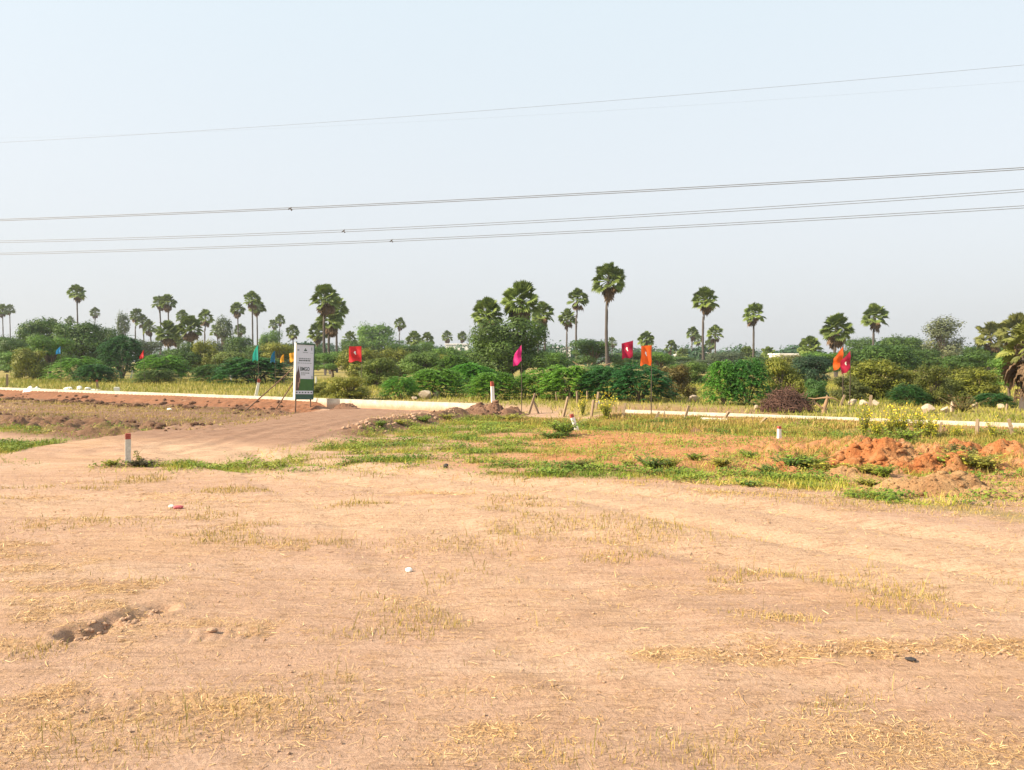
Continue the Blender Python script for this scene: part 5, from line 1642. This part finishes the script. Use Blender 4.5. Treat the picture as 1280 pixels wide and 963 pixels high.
stuff(blades(P, hh, rng.uniform(.003, .007, n) * (.4 + .1 * P[:, 1]), rng.uniform(.1, 1.1, n), tn), 'dry_tufts', blade_mat('tuft', [(0, (.14, .15, .025)), (.3, (.30, .24, .05)), (.6, (.50, .35, .10)), (1, (.66, .47, .2))]), 'sparse low tufts of yellow grass on the yard', 'grass')

# fine grit
def crumbs():
    P = scatter(24000, -12, 12, 3.6, 17, lambda x, y: .15 + .85 * sst(.46, .66, fbm(x / .8, y / .4, 4, 190)), .74, 1.4)
    n = len(P); Q = lift(P)
    oct_ = np.array([(1, 0, 0), (-1, 0, 0), (0, 1, 0), (0, -1, 0), (0, 0, 1), (0, 0, -1)], float)
    F = np.array([(0, 2, 4), (2, 1, 4), (1, 3, 4), (3, 0, 4), (2, 0, 5), (1, 2, 5), (3, 1, 5), (0, 3, 5)])
    s = rng.uniform(.0018, .005, n) * (1 + 1.6 * rng.random(n) ** 6) * (.6 + .07 * P[:, 1])
    V = Q[:, None] + oct_[None] * rng.uniform(.6, 1.4, (n, 6, 1)) * s[:, None, None] * np.array([1.2, 1.2, .8])
    b = MB(); b.add(V.reshape(-1, 3), (F[None] + np.arange(n)[:, None, None] * 6).reshape(-1, 3))
    o = b.build('soil_crumbs', M['soil_clod']); o['kind'] = 'stuff'
    tag(o, 'fine grit and crumbs of soil on the yard', 'grit')
crumbs()


# ------------------------------------------------------------------ single weeds
def weed_mesh(nst, h, leafL, spread, seed, flowers=0):
    f = MB(); st = MB(); fl = MB()
    for q in range(nst):
        a = rng.uniform(0, 2 * PI); l = rng.uniform(.1, spread); H = h * rng.uniform(.55, 1.05)
        base = np.array([0, 0, -.03])
        tip = base + np.array([math.cos(a) * l * H, math.sin(a) * l * H, H])
        st.tube([base, (base + tip) / 2 + np.array([0, 0, .03]), tip], [.008, .006, .003], 4, cap=False)
        nl = 16
        t = rng.uniform(.15, 1, nl)
        P = base + (tip - base) * t[:, None] + rng.normal(size=(nl, 3)) * leafL * .5
        nr = rand_unit(nl) * .7 + np.array([0, 0, 1.]); nr /= np.linalg.norm(nr, axis=1, keepdims=True)
        leaf_quads(f, P, nr, leafL * rng.uniform(.5, 1.1, nl), .38)
        if flowers:
            m = flowers
            Pf = tip + rng.normal(size=(m, 3)) * np.array([.04, .04, .12]) - np.array([0, 0, .08])
            leaf_quads(fl, Pf, rand_unit(m), .022, .9)
    a = f.mesh('weed_leaves'); a.materials.append(M['leaf'])
    b_ = st.mesh('weed_stem'); b_.materials.append(M['weed_stem'])
    c = None
    if flowers: c = fl.mesh('weed_flowers'); c.materials.append(M['flower'])
    return a, b_, c
M['weed_stem'] = plain('weed_stem', (.13, .13, .04), .8, .3, 5, 0)
M['flower'] = plain('flower_yellow', (.85, .62, .02), .6, .15, 5, 0)
WEEDS = [weed_mesh(40, .42, .05, .9, 1), weed_mesh(55, .5, .045, .8, 2), weed_mesh(46, .36, .05, 1.2, 3)]
FLOWERY = [weed_mesh(30, 1.0, .05, .35, 4, 2), weed_mesh(42, .8, .055, .6, 5, 3)]
def weed(px, pyb, hpx, ms, col, label, cat='weed', name='weed', group='weeds on the plots', wide=1.0, href=.5):
    g = gpt(px, pyb); k = hpx * g.y / FPX / href * (1.2 if href < .9 else 1)
    o = empty(name, g, label, cat, group, rz=px % 6)
    o.scale = (k * wide * (1.35 if href < .9 else 1), k * wide * (1.1 if href < .9 else 1), k * (.8 if href < .9 else 1))
    link_mesh('leaves', ms[0], o, color=col); link_mesh('stem', ms[1], o)
    if ms[2]: link_mesh('blossoms', ms[2], o)
WG = (.19, .28, .035); WY = (.32, .32, .05); WD = (.15, .15, .035)
for q, (a, b_, h, col, lab, wide) in enumerate([
    (1008, 585, 24, WG, 'dense green weed left of the red heaps, the tallest there', 1.3),
    (985, 586, 17, (.12, .21, .03), 'bright green low weed left of the tallest one by the red heaps', 1.8),
    (1035, 588, 18, WY, 'yellow green weed at the left foot of the largest red heap', 1.4),
    (958, 590, 12, (.11, .20, .03), 'low bright weed farthest left of the red heap weeds', 1.8),
    (1104, 596, 16, WG, 'small dark green weed in front of the largest red heap', 1.2),
    (1085, 592, 18, WY, 'yellowish weed on the flank of the largest red heap', 1.6),
    (1185, 588, 24, WG, 'leafy weed at the left of the patch between two red heaps', 1.3),
    (1205, 588, 28, WY, 'tallest leafy weed of the patch between two red heaps', 1.3),
    (1228, 586, 24, WY, 'yellow green leafy weed at the right of the patch between heaps', 1.4),
    (1198, 572, 22, WD, 'dark dry weed behind the leafy patch between the red heaps', 1.4),
    (706, 545, 22, WG, 'green weed at the foot of the leaning boundary stone', 1.3),
    (690, 548, 14, (.12, .2, .03), 'lower green weed left of the leaning boundary stone', 1.5),
    (815, 586, 20, (.13, .20, .03), 'bright green weed clump in the middle of the orange flat', 1.7),
    (838, 585, 16, WY, 'olive weed right of the bright clump on the orange flat', 1.5),
    (785, 581, 10, WY, 'low olive weed left of the bright clump on the orange flat', 1.6),
    (870, 575, 12, WG, 'small weed behind the clump on the orange flat', 1.5),
    (900, 584, 14, WY, 'yellowish weed on the right part of the orange flat', 1.6),
    (720, 585, 16, (.16, .16, .04), 'dry olive weed at the left of the orange flat', 1.2),
    (935, 572, 12, WG, 'small green weed in front of the short boundary stone', 1.5),
    (475, 533, 8.2, WG, 'green weed at the left end of the grassy road bank', 1.6),
    (500, 530, 8.8, WY, 'olive weed on the grassy road bank, near its left end', 1.6),
    (530, 527, 9.9, WG, 'tall green weed halfway along the grassy road bank', 1.5),
    (560, 525, 8.8, WY, 'olive weed on the road bank left of the soil heap', 1.6),
    (590, 524, 8.2, WD, 'dark weed on the road bank just left of the soil heap', 1.6),
    (640, 527, 13, WY, 'yellow green weed before the brown soil heap', 1.8),
    (1130, 556, 22, WG, 'dark green weed among the yellow flowers', 1.2),
    (1010, 609, 9, WG, 'low green weed on the yard edge below the red clump', 2.2),
    (935, 607, 9, (.10, .2, .03), 'low bright weed strip on the yard edge', 2.6),
    (1085, 608, 12, WY, 'low yellow green weed before the brownish earth hump', 2.0),
    (177, 583, 14, (.07, .065, .03), 'dark dry bush at the foot of the white marker stone', 1.5),
    (140, 581, 9, WY, 'low yellowish weed left of the white marker stone', 2.0),
]):
    weed(a, b_, h, WEEDS[q % 3], col, lab, wide=wide)
weed(176, 580, 28, weed_mesh(3, .5, .06, .7, 9), (.16, .17, .03), 'thin sapling with a few round leaves beside the white marker stone', 'sapling', 'sapling', wide=.75)
for q, (a, b_, h, lab) in enumerate([
    (1080, 545, 40, 'tall yellow flowered plant, leftmost of the flowering row'),
    (1096, 547, 30, 'yellow flowered plant second in the flowering row'),
    (1112, 548, 34, 'yellow flowered plant before the brown stone post'),
    (1126, 546, 42, 'tallest yellow flowered plant in the flowering row'),
    (1146, 548, 38, 'bright yellow flowered plant right of the dark green weed'),
    (1158, 549, 34, 'bushy yellow flowered plant in the middle of the flowering row'),
    (1168, 550, 28, 'yellow flowered plant left of the short pale post'),
    (1194, 550, 24, 'small yellow flowered plant right of the short pale post'),
    (1240, 550, 26, 'yellow green flowering plant between the two weathered posts'),
    (758, 525, 34, 'thin tall yellowish plant beside the stone posts'),
    (728, 520, 26, 'thin yellow stalk plant left of the stone post in tall grass'),
]):
    weed(a, b_, h, FLOWERY[q % 2], (.33, .36, .04), lab, 'flowering plant', 'flowering_plant', 'yellow flowering plants', href=.95)
# brown reed clump
weed(1203, 515, 24, weed_mesh(30, .5, .03, 1.2, 12), (.16, .10, .04), 'brown drooping reed clump beside the upright tan boulder', 'reeds', 'reed_clump', wide=1.2)

# ------------------------------------------------------------------ litter
def crumple(px, pyb, wpx, hpx, mat, label, cat, name, group=None):
    g = gpt(px, pyb); s = wpx * g.y / FPX / 2
    b = MB(); add_rock(b, (0, 0, 0), 1.0, 2, 1.0)
    V = b.v[0]; V /= np.abs(V).max(0); V *= np.array([s, s * .7, hpx * g.y / FPX / 2]); b.v[0] = V
    o = b.build(name, mat); o.location = g + Vector((0, 0, hpx * g.y / FPX * .4)); tag(o, label, cat, group)
    return o
crumple(511, 715, 9, 6, M['litter_white'], 'crumpled scrap of white paper lying on the sand', 'litter', 'paper_scrap')
crumple(214, 635, 7, 5, M['litter_white'], 'white end of a torn wrapper beside a red scrap', 'litter', 'wrapper')
crumple(223, 636, 13, 5, M['litter_red'], 'red and pink torn wrapper scrap lying on the sand at left', 'litter', 'wrapper')
crumple(557, 585, 7, 6, M['black'], 'small black lump at the edge of the grass', 'litter', 'black_lump')
crumple(1139, 826, 14, 5, M['black'], 'dark charred piece of wood lying on the straw line', 'litter', 'charred_wood')
crumple(265, 790, 15, 6, M['soil_clod'], 'flat tan stone with a dark hollow beside the tread mark', 'stone', 'flat_stone')
crumple(212, 513, 7, 3, M['litter_white'], 'white scrap lying on the dry stubble at left', 'litter', 'paper_scrap')
crumple(748, 506, 4, 6, M['print_white'], 'pale blue scrap caught in the grass by a stone post', 'litter', 'plastic_scrap')
crumple(352, 621, 5, 4, M['flower'], 'tiny yellow scrap in the sand', 'litter', 'plastic_scrap') if False else None
